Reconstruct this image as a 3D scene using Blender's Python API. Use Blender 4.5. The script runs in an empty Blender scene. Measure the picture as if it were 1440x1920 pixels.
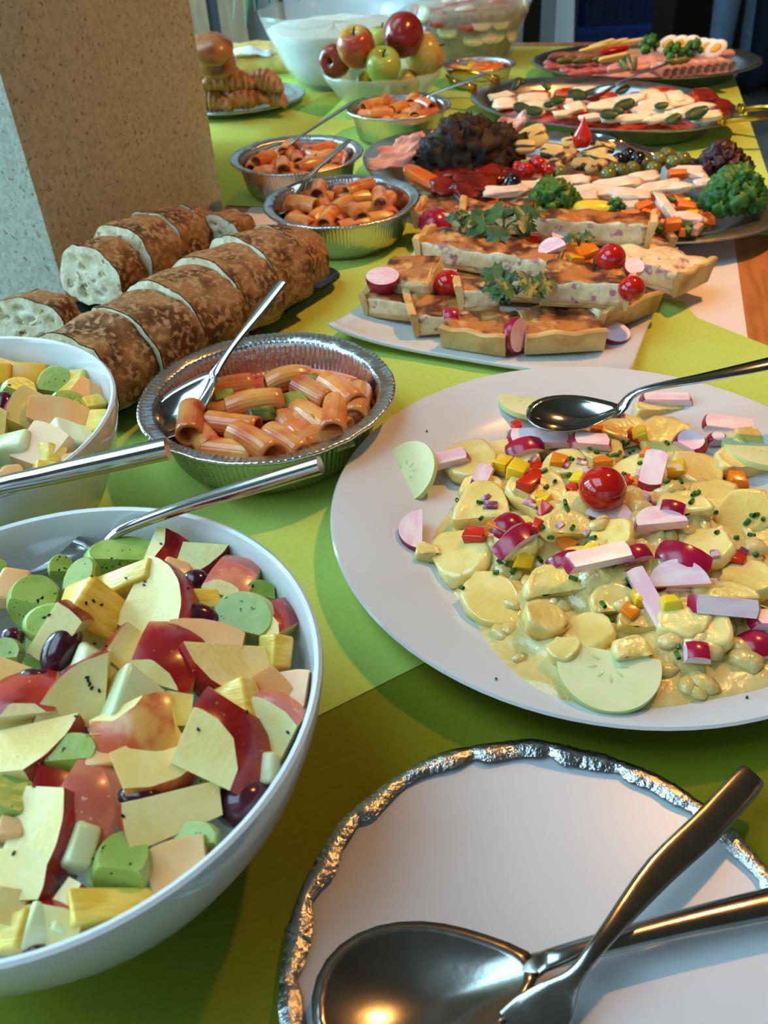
import bpy, bmesh, math, random
from mathutils import Vector, Matrix, noise
from mathutils.bvhtree import BVHTree

# ------------------------------------------------------------------ camera, light, exposure
SC = bpy.context.scene
COL = SC.collection
PIX_F, PITCH, ROLL, CAM_H = 1581.0, math.radians(38.776), math.radians(-3.179), 0.3685
R_AX = Vector((1, 0, 0))
F_AX = Vector((0, math.cos(PITCH), -math.sin(PITCH)))
U_AX = Vector((0, math.sin(PITCH), math.cos(PITCH)))
CR, SR = math.cos(ROLL), math.sin(ROLL)
RIGHT = R_AX * CR + U_AX * SR
UP = -R_AX * SR + U_AX * CR
CAM = Vector((0, 0, CAM_H))          # table top is z = 0, the floor is z = -0.75
cd = bpy.data.cameras.new('camera')
cam = bpy.data.objects.new('camera', cd)
COL.objects.link(cam)
cd.sensor_fit = 'HORIZONTAL'
cd.sensor_width = 36.0
cd.lens = PIX_F * 36.0 / 1440.0
cd.clip_start = 0.01
cd.dof.use_dof = True
cd.dof.focus_distance = 0.50
cd.dof.aperture_fstop = 20.0
m3 = Matrix((RIGHT, UP, -F_AX)).transposed()
cam.matrix_world = Matrix.Translation(CAM) @ m3.to_4x4()
SC.camera = cam

vs = SC.view_settings
vs.view_transform = 'Standard'
vs.look = 'None'
vs.gamma = 1.0
vs.use_curve_mapping = False
vs.exposure = -0.1

w = bpy.data.worlds.new('world')
SC.world = w
w.use_nodes = True
w.node_tree.nodes['Background'].inputs[0].default_value = (0.62, 0.80, 1.0, 1)
w.node_tree.nodes['Background'].inputs[1].default_value = 1.2

def area(name, loc, target, sx, sy, power, color):
    l = bpy.data.lights.new(name, 'AREA')
    l.shape = 'RECTANGLE'; l.size = sx; l.size_y = sy; l.energy = power; l.color = color
    o = bpy.data.objects.new(name, l); COL.objects.link(o)
    d = Vector(target) - Vector(loc)
    o.matrix_world = Matrix.Translation(loc) @ d.to_track_quat('-Z', 'Y').to_matrix().to_4x4()
    return o
COOL = (0.42, 0.77, 1.0)
# daylight through the windows of the left wall and of the wall behind the camera
for yy, pw in ((-0.9, 52), (1.0, 74), (2.9, 290)):
    area('window_light', (-2.95, yy, 0.95), (0, yy, 0.55), 1.6, 1.7, pw, COOL)
for xx in (-1.9, 0.2):
    area('window_light', (xx, -2.95, 1.0), (xx, 0, 0.5), 1.6, 1.7, 1, COOL)

# daylight from the glazed roof strip over the left of the room
area('skylight_light', (-1.15, 0.75, 2.02), (-1.15, 0.75, 0), 1.5, 2.4, 64, COOL)

LAMPS = [((0.64, 1.02, 1.28), 80, 0.035), ((1.9, 2.5, 1.28), 14, 0.05), ((2.3, 0.4, 1.28), 9, 0.05)]

# ------------------------------------------------------------------ pixel helpers (photo is 1440 x 1920)
def ray(px, py):
    return (F_AX + RIGHT * ((px - 720) / PIX_F) - UP * ((py - 960) / PIX_F))
def P(px, py, z=0.0):
    d = ray(px, py)
    return CAM + d * ((z - CAM_H) / d.z)
def PY(px, py, y):
    d = ray(px, py)
    return CAM + d * (y / d.y)
def depth(p):
    return (p - CAM).dot(F_AX)
def pxm(p):                       # metres per photo pixel at p
    return depth(p) / PIX_F

# ------------------------------------------------------------------ object helpers
def tag(o, label=None, cat=None, group=None, kind=None):
    if label: o['label'] = label
    if cat: o['category'] = cat
    if group: o['group'] = group
    if kind: o['kind'] = kind
    return o

def me(name, vf, mats, smooth=True, mi=None):
    v, f = vf
    m = bpy.data.meshes.new(name)
    m.from_pydata([tuple(a) for a in v], [], f)
    for k in (mats if isinstance(mats, (list, tuple)) else [mats]):
        m.materials.append(k)
    if mi:
        m.polygons.foreach_set('material_index', mi)
    if smooth:
        m.polygons.foreach_set('use_smooth', [True] * len(m.polygons))
        if smooth != 'all':
            try: m.set_sharp_from_angle(angle=math.radians(42))
            except Exception: pass
    m.update()
    return m

def ob(name, vf, mats, parent=None, mw=None, smooth=True, mi=None, **kw):
    m = vf if isinstance(vf, bpy.types.Mesh) else me(name, vf, mats, smooth, mi)
    o = bpy.data.objects.new(name, m)
    COL.objects.link(o)
    if parent is not None: o.parent = parent
    if mw is not None:
        if isinstance(mw, Vector): mw = Matrix.Translation(mw)
        if parent is None: o.matrix_basis = mw
        else: o.matrix_basis = mw
    return tag(o, **kw)

def empty(name, mw, **kw):
    o = bpy.data.objects.new(name, None)
    COL.objects.link(o)
    if isinstance(mw, Vector): mw = Matrix.Translation(mw)
    o.matrix_basis = mw
    o.empty_display_size = 0.02
    return tag(o, **kw)

def dup(o, mw, **kw):
    c = o.copy(); COL.objects.link(c); c.matrix_basis = mw
    for ch in o.children:
        k = ch.copy(); COL.objects.link(k); k.parent = c; k.matrix_basis = ch.matrix_basis.copy()
        for g in ch.children:
            k2 = g.copy(); COL.objects.link(k2); k2.parent = k; k2.matrix_basis = g.matrix_basis.copy()
    return tag(c, **kw)

def frame(pos, x, z):
    """matrix with local x as close to x as possible and local z exactly z"""
    z = Vector(z).normalized(); x = Vector(x)
    x = (x - z * x.dot(z))
    if x.length < 1e-6: x = z.orthogonal()
    x.normalize()
    y = z.cross(x)
    return Matrix.Translation(pos) @ Matrix((x, y, z)).transposed().to_4x4()

def facing(pos, ang=0, lean=0.6, tx=0, ty=0):
    """local z partly towards the camera, partly up; local x along the picture's right turned by ang degrees clockwise"""
    tc = (CAM - pos).normalized()
    z = (tc * lean + Vector((0, 0, 1)) * (1 - lean)).normalized()
    a = math.radians(ang)
    x = RIGHT * math.cos(a) - UP * math.sin(a)
    m = frame(pos, x, z)
    return m @ Matrix.Rotation(math.radians(tx), 4, 'X') @ Matrix.Rotation(math.radians(ty), 4, 'Y')

def bvh(objs):
    vs_, fs_ = [], []
    for o in objs:
        if o.type == 'MESH':
            mw = world(o)
            b = len(vs_)
            vs_ += [mw @ v.co for v in o.data.vertices]
            fs_ += [[b + i for i in p.vertices] for p in o.data.polygons]
        for c in o.children:
            if c.type == 'MESH':
                mw = world(c); b = len(vs_)
                vs_ += [mw @ v.co for v in c.data.vertices]
                fs_ += [[b + i for i in p.vertices] for p in c.data.polygons]
    return BVHTree.FromPolygons(vs_, fs_)
def world(o):
    return o.matrix_basis if o.parent is None else world(o.parent) @ o.matrix_basis
def hit(t, px, py, z=0.03):
    h = t.ray_cast(CAM, ray(px, py).normalized())
    if h[0] is None: return P(px, py, z), Vector((0, 0, 1))
    n = h[1]
    if n.dot(ray(px, py)) > 0: n = -n
    return h[0], n
def drop(t, x, y, z=0.0):
    h = t.ray_cast(Vector((x, y, 0.3)), Vector((0, 0, -1)))
    return (h[0], h[1]) if h[0] is not None else (Vector((x, y, z)), Vector((0, 0, 1)))

def comps(vf):
    """split a mesh into its connected pieces"""
    v, f = vf; par = list(range(len(v)))
    def fd(i):
        while par[i] != i: par[i] = par[par[i]]; i = par[i]
        return i
    for q in f:
        for i in q[1:]: par[fd(i)] = fd(q[0])
    grp = {}
    for q in f: grp.setdefault(fd(q[0]), []).append(q)
    out = []
    for fs_ in grp.values():
        ids = sorted({i for q in fs_ for i in q}); mp = {i: k for k, i in enumerate(ids)}
        out.append(([v[i] for i in ids], [[mp[i] for i in q] for q in fs_]))
    return out

# ------------------------------------------------------------------ shapes: each returns (verts, faces)
def join(*parts):
    v, f = [], []
    for pv, pf in parts:
        b = len(v); v += list(pv); f += [[b + i for i in q] for q in pf]
    return v, f
def xf(vf, m):
    return [m @ Vector(a) for a in vf[0]], vf[1]
def loft(rings, closed=True, cap0=True, cap1=True):
    n = len(rings[0]); v = [Vector(p) for r in rings for p in r]; f = []
    for i in range(len(rings) - 1):
        for j in range(n if closed else n - 1):
            k = (j + 1) % n
            f.append([i * n + j, i * n + k, (i + 1) * n + k, (i + 1) * n + j])
    if cap0: f.append(list(range(n))[::-1])
    if cap1: f.append([(len(rings) - 1) * n + j for j in range(n)])
    return v, f
def lathe(prof, n=48, sx=1, sy=1, fl=None, cap0=True, cap1=True):
    rings = []
    for i, (r, z) in enumerate(prof):
        ring = []
        for j in range(n):
            a = 2 * math.pi * j / n
            rr, zz = (r, z) if fl is None else fl(i, r, z, a)
            ring.append((rr * math.cos(a) * sx, rr * math.sin(a) * sy, zz))
        rings.append(ring)
    return loft(rings, True, cap0, cap1)
def spline(pts, n):
    """Catmull-Rom through pts (tuples of any length)"""
    out = []
    q = [pts[0]] + list(pts) + [pts[-1]]
    segs = len(pts) - 1
    for i in range(n + 1):
        t = i / n * segs
        k = min(int(t), segs - 1); u = t - k
        a, b, c, d = q[k], q[k + 1], q[k + 2], q[k + 3]
        out.append(tuple(0.5 * (2 * b[j] + (c[j] - a[j]) * u + (2 * a[j] - 5 * b[j] + 4 * c[j] - d[j]) * u * u +
                                (3 * b[j] - a[j] - 3 * c[j] + d[j]) * u ** 3) for j in range(len(b))))
    return out
def tube(path, rad, n=10, up=None, cap=True, flat=1.0, sq=1.0):
    """path: vectors; rad: one radius or one per point or (rw, rh) pairs; up fixes the section's height direction"""
    path = [Vector(p) for p in path]; rings = []
    prev = Vector(up) if up is not None else None
    for i, p in enumerate(path):
        t = (path[min(i + 1, len(path) - 1)] - path[max(i - 1, 0)]).normalized()
        if prev is None: prev = t.orthogonal()
        u = (prev - t * prev.dot(t)).normalized(); s = t.cross(u)
        if up is None: prev = u
        r = rad[i] if isinstance(rad, (list, tuple)) else rad
        rw, rh = r if isinstance(r, (list, tuple)) else (r, r * flat)
        cs = [(math.cos(2 * math.pi * j / n), math.sin(2 * math.pi * j / n)) for j in range(n)]
        if sq != 1.0: cs = [(math.copysign(abs(a) ** sq, a), math.copysign(abs(b) ** sq, b)) for a, b in cs]
        rings.append([p + s * (rw * a) + u * (rh * b) for a, b in cs])
    return loft(rings, True, cap, cap)
_ico = {}
def ico(sub):
    if sub not in _ico:
        bm = bmesh.new(); bmesh.ops.create_icosphere(bm, subdivisions=sub, radius=1.0)
        _ico[sub] = ([v.co.copy() for v in bm.verts], [[v.index for v in f.verts] for f in bm.faces]); bm.free()
    return _ico[sub]
def blob(sub, s, amp=0.1, freq=1.5, seed=0, sq=1.0):
    v, f = ico(sub); off = Vector((seed * 3.7, seed * 1.3, seed * 2.1)); out = []
    for c in v:
        k = 1 + amp * noise.noise(c * freq + off)
        d = Vector([math.copysign(abs(a) ** sq, a) for a in c])
        out.append(Vector((d.x * s[0] * k, d.y * s[1] * k, d.z * s[2] * k)))
    return out, f
def bm_out(bm):
    bm.verts.index_update()
    r = ([v.co.copy() for v in bm.verts], [[v.index for v in f.verts] for f in bm.faces]); bm.free(); return r
def rbox(lx, ly, lz, r=0.002, seg=2, jit=0, rnd=None, base=False):
    bm = bmesh.new(); bmesh.ops.create_cube(bm, size=1.0)
    for v in bm.verts:
        v.co.x *= lx; v.co.y *= ly; v.co.z *= lz
        if jit: v.co += Vector([rnd.uniform(-jit, jit) * min(lx, ly, lz) for _ in range(3)])
        if base: v.co.z += lz / 2
    if r > 0:
        bmesh.ops.bevel(bm, geom=bm.edges[:] + bm.verts[:], offset=r, segments=seg, profile=0.5, affect='EDGES')
    return bm_out(bm)
def slab(poly, z0, z1):
    n = len(poly)
    return ([Vector((x, y, z0)) for x, y in poly] + [Vector((x, y, z1)) for x, y in poly],
            [list(range(n))[::-1], list(range(n, 2 * n))] + [[j, (j + 1) % n, n + (j + 1) % n, n + j] for j in range(n)])
def box(x0, x1, y0, y1, z0, z1):
    return slab([(x0, y0), (x1, y0), (x1, y1), (x0, y1)], z0, z1)
def rrect(lx, ly, r, n=5, pw=None):
    p = []
    for cx, cy, a0 in ((lx / 2 - r, ly / 2 - r, 0), (-lx / 2 + r, ly / 2 - r, 90), (-lx / 2 + r, -ly / 2 + r, 180), (lx / 2 - r, -ly / 2 + r, 270)):
        for k in range(n + 1):
            a = math.radians(a0 + 90 * k / n); p.append((cx + r * math.cos(a), cy + r * math.sin(a)))
    return p

# ------------------------------------------------------------------ materials
def lin(c):
    return tuple((x / 255 / 12.92 if x / 255 <= 0.04045 else ((x / 255 + 0.055) / 1.055) ** 2.4) for x in c) + (1.0,)
def mat(name, c1, c2=None, scale=40, rough=0.45, metal=0.0, bump=0.0, bscale=None, sss=0.0, spec=0.5, coat=0.0,
        lo=0.4, hi=0.6, c3=None, s3=200, lo3=0.6, hi3=0.68, trans=0.0, ior=1.45, hue=0.0, vor=False, stretch=None, sssr=0.004, detail=3):
    m = bpy.data.materials.new(name); m.use_nodes = True
    nt = m.node_tree; N = nt.nodes; L = nt.links
    b = N['Principled BSDF']
    b.inputs['Roughness'].default_value = rough
    b.inputs['Metallic'].default_value = metal
    b.inputs['Specular IOR Level'].default_value = spec
    b.inputs['IOR'].default_value = ior
    b.inputs['Coat Weight'].default_value = coat
    b.inputs['Coat Roughness'].default_value = 0.12
    b.inputs['Transmission Weight'].default_value = trans
    if sss:
        b.inputs['Subsurface Weight'].default_value = sss
        b.inputs['Subsurface Radius'].default_value = (1.0, 0.6, 0.3)
        b.inputs['Subsurface Scale'].default_value = sssr
    b.inputs['Base Color'].default_value = lin(c1)
    tc = N.new('ShaderNodeTexCoord'); oi = N.new('ShaderNodeObjectInfo')
    sc = N.new('ShaderNodeVectorMath'); sc.operation = 'SCALE'; sc.inputs[0].default_value = (13.1, 7.7, 5.3)
    L.new(oi.outputs['Random'], sc.inputs['Scale'])
    ad = N.new('ShaderNodeVectorMath'); ad.operation = 'ADD'
    L.new(tc.outputs['Object'], ad.inputs[0]); L.new(sc.outputs[0], ad.inputs[1])
    vec = ad.outputs[0]
    if stretch:
        mp = N.new('ShaderNodeMapping'); mp.inputs['Scale'].default_value = stretch
        L.new(tc.outputs['Object'], mp.inputs['Vector'])
        ad2 = N.new('ShaderNodeVectorMath'); ad2.operation = 'ADD'
        L.new(mp.outputs[0], ad2.inputs[0]); L.new(sc.outputs[0], ad2.inputs[1]); vec = ad2.outputs[0]
    def nz(s, v=False, d=3):
        if v:
            t = N.new('ShaderNodeTexVoronoi'); t.inputs['Scale'].default_value = s; L.new(vec, t.inputs['Vector']); return t.outputs['Distance']
        t = N.new('ShaderNodeTexNoise'); t.inputs['Scale'].default_value = s; t.inputs['Detail'].default_value = d
        L.new(vec, t.inputs['Vector']); return t.outputs['Fac']
    def ramp(src, a, c):
        r = N.new('ShaderNodeMapRange'); r.inputs['From Min'].default_value = a; r.inputs['From Max'].default_value = c
        r.interpolation_type = 'SMOOTHSTEP'; L.new(src, r.inputs['Value']); return r.outputs[0]
    def mix(fac, a, c):
        x = N.new('ShaderNodeMix'); x.data_type = 'RGBA'; L.new(fac, x.inputs['Factor'])
        for s, val in ((x.inputs[6], a), (x.inputs[7], c)):
            if hasattr(val, 'is_output'): L.new(val, s)
            else: s.default_value = val
        return x.outputs[2]
    col = None
    if c2 is not None:
        col = mix(ramp(nz(scale, vor, detail), lo, hi), lin(c1), lin(c2))
    if c3 is not None:
        col = mix(ramp(nz(s3, False, 2), lo3, hi3), col if col is not None else lin(c1), lin(c3))
    if hue:
        h = N.new('ShaderNodeHueSaturation')
        r = N.new('ShaderNodeMapRange'); r.inputs['To Min'].default_value = 1 - hue; r.inputs['To Max'].default_value = 1 + hue
        L.new(oi.outputs['Random'], r.inputs['Value']); L.new(r.outputs[0], h.inputs['Value'])
        if col is not None: L.new(col, h.inputs['Color'])
        else: h.inputs['Color'].default_value = lin(c1)
        col = h.outputs[0]
    if col is not None: L.new(col, b.inputs['Base Color'])
    if bump:
        bn = N.new('ShaderNodeBump'); bn.inputs['Strength'].default_value = min(1.0, bump); bn.inputs['Distance'].default_value = 0.002 * max(1.0, bump)
        L.new(nz(bscale or scale, False, 4), bn.inputs['Height']); L.new(bn.outputs[0], b.inputs['Normal'])
    return m

# ------------------------------------------------------------------ common materials
PORC = mat('porcelain', (208, 208, 207), rough=0.12, coat=0.4)
STEEL = mat('polished_steel', (178, 176, 172), rough=0.12, metal=1.0)
BRUSHED = mat('brushed_steel', (168, 170, 172), (182, 183, 182), scale=60, rough=0.34, metal=1.0)
DARKSTEEL = mat('worn_cutlery_steel', (166, 160, 152), (176, 170, 162), scale=90, rough=0.2, metal=1.0, bump=0.02, bscale=300)
FOIL = mat('aluminium_foil', (215, 215, 215), rough=0.24, metal=1.0, bump=0.25, bscale=220)
BRASS = mat('brass', (214, 168, 70), rough=0.2, metal=1.0)
PAPER = mat('lime_paper', (183, 206, 98), (179, 202, 94), scale=300, rough=0.85, spec=0.15, bump=0.04, bscale=900)
PAPER_SHADED = mat('lime_paper_shaded', (116, 122, 24), (112, 118, 22), scale=300, rough=0.85, spec=0.15, bump=0.04, bscale=900)  # same lime paper, the shade near the camera put into its colour
WHITEPAPER = mat('white_paper', (224, 218, 212), rough=0.85, spec=0.15)
WOOD = mat('beech_laminate', (186, 120, 66), (170, 104, 54), scale=14, rough=0.4, stretch=(8, 1, 1), bump=0.02)
GREYMETAL = mat('table_leg_metal', (90, 92, 95), rough=0.4, metal=0.7)
PLASTER = mat('speckled_plaster', (182, 182, 160), (170, 170, 148), scale=120, rough=0.9, spec=0.1, bump=0.5, bscale=220,
              c3=(132, 116, 88), s3=210, lo3=0.58, hi3=0.72)
WALLP = mat('wall_paint', (222, 224, 226), rough=0.9, spec=0.1)
DARKWALL = mat('dark_panel', (72, 60, 48), (60, 50, 40), scale=3, rough=0.7)
FLOORM = mat('grey_floor', (150, 148, 142), (136, 134, 128), scale=8, rough=0.4)
CEILM = mat('ceiling_boards', (108, 95, 79), rough=0.95)
DOORWOOD = mat('door_wood', (158, 132, 100), (146, 120, 90), scale=6, rough=0.5, stretch=(10, 10, 1))
BLACK = mat('black_plastic', (22, 22, 24), rough=0.35)

# ------------------------------------------------------------------ the room
ob('floor', box(-3.1, 4.1, -3.1, 5.7, -0.80, -0.75), FLOORM, smooth=False, kind='structure')
cl_ = ob('ceiling', join(box(-3.1, -1.9, -3.1, 5.7, 1.95, 2.0), box(-0.4, 4.1, -3.1, 5.7, 1.95, 2.0), box(-1.9, -0.4, -3.1, -0.45, 1.95, 2.0), box(-1.9, -0.4, 1.95, 5.7, 1.95, 2.0)), CEILM, smooth=False, kind='structure')
ob('wall_right', box(4.0, 4.1, -3.1, 5.7, -0.75, 1.95), mat('wall_paint_brown', (150, 136, 116), rough=0.9, spec=0.1), smooth=False, kind='structure')
ob('wall_back', box(-3.1, 4.0, 5.6, 5.7, -0.75, 1.95), DARKWALL, smooth=False, kind='structure')
ob('wall_partition', box(-0.62, PY(962, 30, 3.55).x, 3.55, 3.65, -0.75, 1.95), WALLP, smooth=False, kind='structure')
def wall_with_windows(name, spans, lo, hi, axis, at):
    parts = []
    def bx(a0, a1, z0, z1):
        if axis == 'x': parts.append(box(at - 0.1, at, a0, a1, z0, z1))
        else: parts.append(box(a0, a1, at - 0.1, at, z0, z1))
    cur = lo
    for a, b in spans:
        bx(cur, a, -0.75, 1.95); bx(a, b, -0.75, 0.08); bx(a, b, 1.82, 1.95); cur = b
    bx(cur, hi, -0.75, 1.95)
    ob(name, join(*parts), WALLP, smooth=False, kind='structure')
LW = [(-1.75, -0.05), (0.15, 1.85), (2.05, 3.75)]
FW = [(-2.75, -1.05), (-0.65, 1.05)]
wall_with_windows('wall_left', LW, -3.1, 5.7, 'x', -3.0)
wall_with_windows('wall_front', FW, -3.1, 4.0, 'y', -3.0)
wf = mat('window_frame_white', (225, 225, 222), rough=0.4)
ob('window_roof', join(*[box(-1.9, -0.4, y - 0.02, y + 0.02, 1.94, 1.98) for y in (0.15, 0.75, 1.35)] + [box(-1.17, -1.13, -0.45, 1.95, 1.94, 1.98)]), wf, smooth=False, kind='structure')
k = 0
for a, b in LW:
    k += 1
    f = []
    for t in (a, (a + b) / 2 - 0.03, b - 0.06): f.append(box(-2.93, -2.88, t, t + 0.06, 0.08, 1.82))
    for z in (0.08, 0.92, 1.76): f.append(box(-2.93, -2.88, a, b, z, z + 0.06))
    ob('window_%d' % k, join(*f), wf, smooth=False, kind='structure')
for a, b in FW:
    k += 1
    f = []
    for t in (a, (a + b) / 2 - 0.03, b - 0.06): f.append(box(t, t + 0.06, -2.93, -2.88, 0.08, 1.82))
    for z in (0.08, 0.92, 1.76): f.append(box(a, b, -2.93, -2.88, z, z + 0.06))
    ob('window_%d' % k, join(*f), wf, smooth=False, kind='structure')

# ------------------------------------------------------------------ ceiling spotlights (the warm light)
bulbm = bpy.data.materials.new('warm_bulb'); bulbm.use_nodes = True
bb = bulbm.node_tree.nodes['Principled BSDF']
bb.inputs['Emission Color'].default_value = (1.0, 0.5, 0.2, 1); bb.inputs['Emission Strength'].default_value = 25.0
for i, (loc, pw, rad) in enumerate(LAMPS):
    L = Vector(loc)
    o = empty('ceiling_lamp', Vector((L.x, L.y, 1.95)), label='pendant lamp with a dark shade hanging from the ceiling above the buffet',
              cat='lamp', group='pendant lamps')
    dz = L.z - 1.95
    ob('rod', tube([(0, 0, 0), (0, 0, dz + 0.12)], 0.006, 8), BLACK, o)
    ob('shade', lathe([(0.02, dz + 0.12), (0.06, dz + 0.11), (0.10, dz + 0.03), (0.098, dz + 0.03), (0.058, dz + 0.105), (0.02, dz + 0.115)], 24, cap0=False, cap1=False), BLACK, o)
    ob('bulb', xf(blob(2, (0.03, 0.03, 0.035), 0), Matrix.Translation((0, 0, dz + 0.075))), bulbm, o)
    l = bpy.data.lights.new('lamp_light', 'SPOT'); l.energy = pw; l.color = (1.0, 0.44, 0.11); l.shadow_soft_size = rad
    l.spot_size = math.radians(112); l.spot_blend = 1.0
    lo_ = bpy.data.objects.new('lamp_light', l); COL.objects.link(lo_); lo_.parent = o; lo_.location = (0, 0, dz + 0.02)

# ------------------------------------------------------------------ tables
TA = math.radians(15.5)
TAX = Vector((math.sin(TA), math.cos(TA), 0)); TNX = Vector((math.cos(TA), -math.sin(TA), 0))
TM = Matrix((TNX, TAX, Vector((0, 0, 1)))).transposed().to_4x4()
UL, UR, V0, V1 = -0.478, 0.210, -0.35, 2.05
t = empty('buffet_table', TM @ Vector((-0.134, 0.9, -0.75)) , label='long beech topped buffet table carrying the food', cat='table')
t.matrix_world = Matrix.Translation(TM @ Vector((-0.134, 0.9, -0.75))) @ TM
hw, hl = (UR - UL) / 2, (V1 - V0) / 2
ob('table_top', rbox(2 * hw, 2 * hl, 0.028, 0.003, 2), WOOD, t, Matrix.Translation((0, 0, 0.75 - 0.0155)))
for sx in (-1, 1):
    for sy in (-1, 1):
        ob('leg', tube([(sx * (hw - 0.06), sy * (hl - 0.08), 0), (sx * (hw - 0.06), sy * (hl - 0.08), 0.722)], 0.018, 12), GREYMETAL, t)
    ob('apron_rail', box(sx * (hw - 0.07) - 0.012, sx * (hw - 0.07) + 0.012, -hl + 0.08, hl - 0.08, 0.66, 0.722), GREYMETAL, t, smooth=False)
s = empty('side_table', Vector((-0.62, 1.83, -0.75)), label='second table standing at the side of the buffet behind the pillar', cat='table')
def tleft(y): return (UL + y * math.sin(TA)) / math.cos(TA)      # x of the buffet table's left edge at y
ob('table_top', slab([(-0.7, -0.375), (tleft(1.455) + 0.615, -0.375), (tleft(2.23) + 0.615, 0.4), (-0.7, 0.4)], 0.7205, 0.7485), WOOD, s, smooth=False)
for sx in (-1, 1):
    for sy in (-1, 1):
        ob('leg', tube([(sx * 0.54, sy * 0.33, 0), (sx * 0.54, sy * 0.33, 0.722)], 0.018, 12), GREYMETAL, s)

# paper sheets, each a thin sheet with its own thickness
def clip_u(poly, lim, sgn):
    out = []
    for i in range(len(poly)):
        a, b = poly[i], poly[(i + 1) % len(poly)]
        ua, ub = sgn * (Vector((a[0], a[1], 0)).dot(TNX) - lim), sgn * (Vector((b[0], b[1], 0)).dot(TNX) - lim)
        if ua <= 0: out.append((a[0], a[1]))
        if ua * ub < 0:
            t_ = ua / (ua - ub); out.append((a[0] + (b[0] - a[0]) * t_, a[1] + (b[1] - a[1]) * t_))
    return out
def sheet(name, poly, z, m, label, waves=0.0):
    poly = clip_u(clip_u(poly, UR - 0.002, 1), UL + 0.001, -1)
    return ob(name, slab([(p[0], p[1]) for p in poly], z, z + 0.0004), m, smooth=False, label=label, cat='paper')
def tp(u, v): return TM @ Vector((u, v, 0))
# white under-sheet: edges read off the photo
wl0, wl1 = P(380, 467), P(440, 417)
wr0, wr1 = P(1402, 629), P(1375, 435)
wd = (wr1 - wr0).normalized()
sheet('paper_runner', [wr0 - wd * 0.9, wr0 + wd * 1.05, wl1 + TAX * 0.45, wl1, wl0 - TAX * 0.95 - TNX * 0.01], -0.0014, WHITEPAPER, 'white paper runner lying along the table under the green sheets')
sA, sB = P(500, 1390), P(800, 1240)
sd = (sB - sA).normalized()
nA = sheet('paper_sheet', [sA - sd * 0.35, sA + sd * 0.62, sA + sd * 0.62 + Vector((0.1, -0.55, 0)), sA - sd * 0.35 + Vector((0.05, -0.6, 0))], -0.0009, PAPER_SHADED,
      'lime green paper sheet, shade painted in, under the crimped foil lid')
pB = [P(*q) for q in ((150, 690), (480, 500), (640, 436), (820, 410), (1250, 560), (1279, 564), (1308, 596), (1440, 648))]
e = (pB[-1] - pB[-2]).normalized()
pB = pB + [pB[-1] + e * 0.03, sA + sd * 0.62, sA - sd * 0.35]
sheet('paper_sheet', pB, -0.0004, PAPER, 'lime green paper sheet under the potato salad plate and the bread tray')
tip = P(421, 384)
pC = [tip, tp(UR - 0.002, 1.0), tp(UR - 0.002, 2.045), tp(UL + 0.002, 2.045), tp(UL + 0.002, 1.16)]
sheet('paper_sheet', pC, -0.0004, PAPER, 'lime green paper sheet under the steel platters at the far end')
# sheet on the side table, folding over its front edge
rows = []
for j, (y, z) in enumerate([(2.20, 0.0), (1.6, 0.0), (1.48, 0.0), (1.445, -0.001), (1.425, -0.008), (1.415, -0.03), (1.41, -0.08), (1.405, -0.16), (1.40, -0.26)]):
    rows.append([(x, y + (0.006 * math.sin(x * 14) * min(1, max(0, -z * 12))), z - 0.0004) for x in [-1.3 + (tleft(max(y, 1.42)) + 0.006 + 1.3) * k_ / 14 for k_ in range(15)]])
o = ob('paper_sheet', loft(rows, False, False, False), PAPER, smooth='all', label='lime green paper sheet folded over the edge of the side table under the croissants', cat='paper')
md = o.modifiers.new('thick', 'SOLIDIFY'); md.thickness = 0.0005

# ------------------------------------------------------------------ pillar
k = 1.10                                  # the pillar stands a little beyond the table edge
c0 = Vector((P(139, 605).x * k, P(139, 605).y * k, 0)); c1 = Vector((P(417, 387).x * k, P(417, 387).y * k, 0))
dd = (c1 - c0); nn = Vector((-dd.y, dd.x, 0)).normalized() * 0.42
poly = [c0, c1, c1 + nn, c0 + nn]
ob('wall_column', slab([(p.x, p.y) for p in poly], -0.75, 1.95), PLASTER, smooth=False, kind='structure')

# ------------------------------------------------------------------ plates, bowls, trays, platters
PLATE_C = Vector((0.1434, 0.4256, 0)); PLATE_R = 0.178
plate = ob('serving_plate', lathe([(0.0, 0.003), (0.095, 0.003), (0.098, 0.0), (0.102, 0.0), (0.106, 0.004), (0.145, 0.011), (0.172, 0.0195), (0.1772, 0.0222), (0.1785, 0.0240), (0.1772, 0.0252),
                            (0.174, 0.0250), (0.150, 0.0195), (0.128, 0.0135), (0.118, 0.0092), (0.108, 0.0074), (0.0, 0.0068)], 96, cap0=False, cap1=False), PORC,
           mw=PLATE_C, label='large round white plate heaped with potato salad', cat='plate')

def bowl_vf(R, h):
    k = R / 0.1173; j = h / 0.099
    pr = [(0, .003), (.044, .003), (.046, 0), (.051, 0), (.053, .004), (.072, .013), (.093, .034), (.106, .06), (.1135, .084), (.1158, .0968), (.1155, .0990), (.1140, .0998), (.1122, .0990),
          (.1112, .0962), (.1090, .084), (.1015, .06), (.089, .036), (.068, .0165), (.04, .009), (0, .0075)]
    return lathe([(r * k, z * j) for r, z in pr], 96, cap0=False, cap1=False)
B1 = Vector((-0.1468, 0.2352, 0)); B2 = Vector((-0.2750, 0.4503, 0))
BR1, BR2, BH = 0.1178, 0.1112, 0.099
bowl1 = ob('fruit_bowl', bowl_vf(BR1 * 1.013, BH), PORC, mw=B1, label='deep white porcelain bowl full of fruit salad standing beside the foil lid', cat='bowl')
bowl2 = ob('fruit_bowl', bowl_vf(BR2 * 1.013, BH), PORC, mw=B2, label='deep white porcelain bowl of fruit salad standing next to the sliced bread', cat='bowl')

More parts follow.
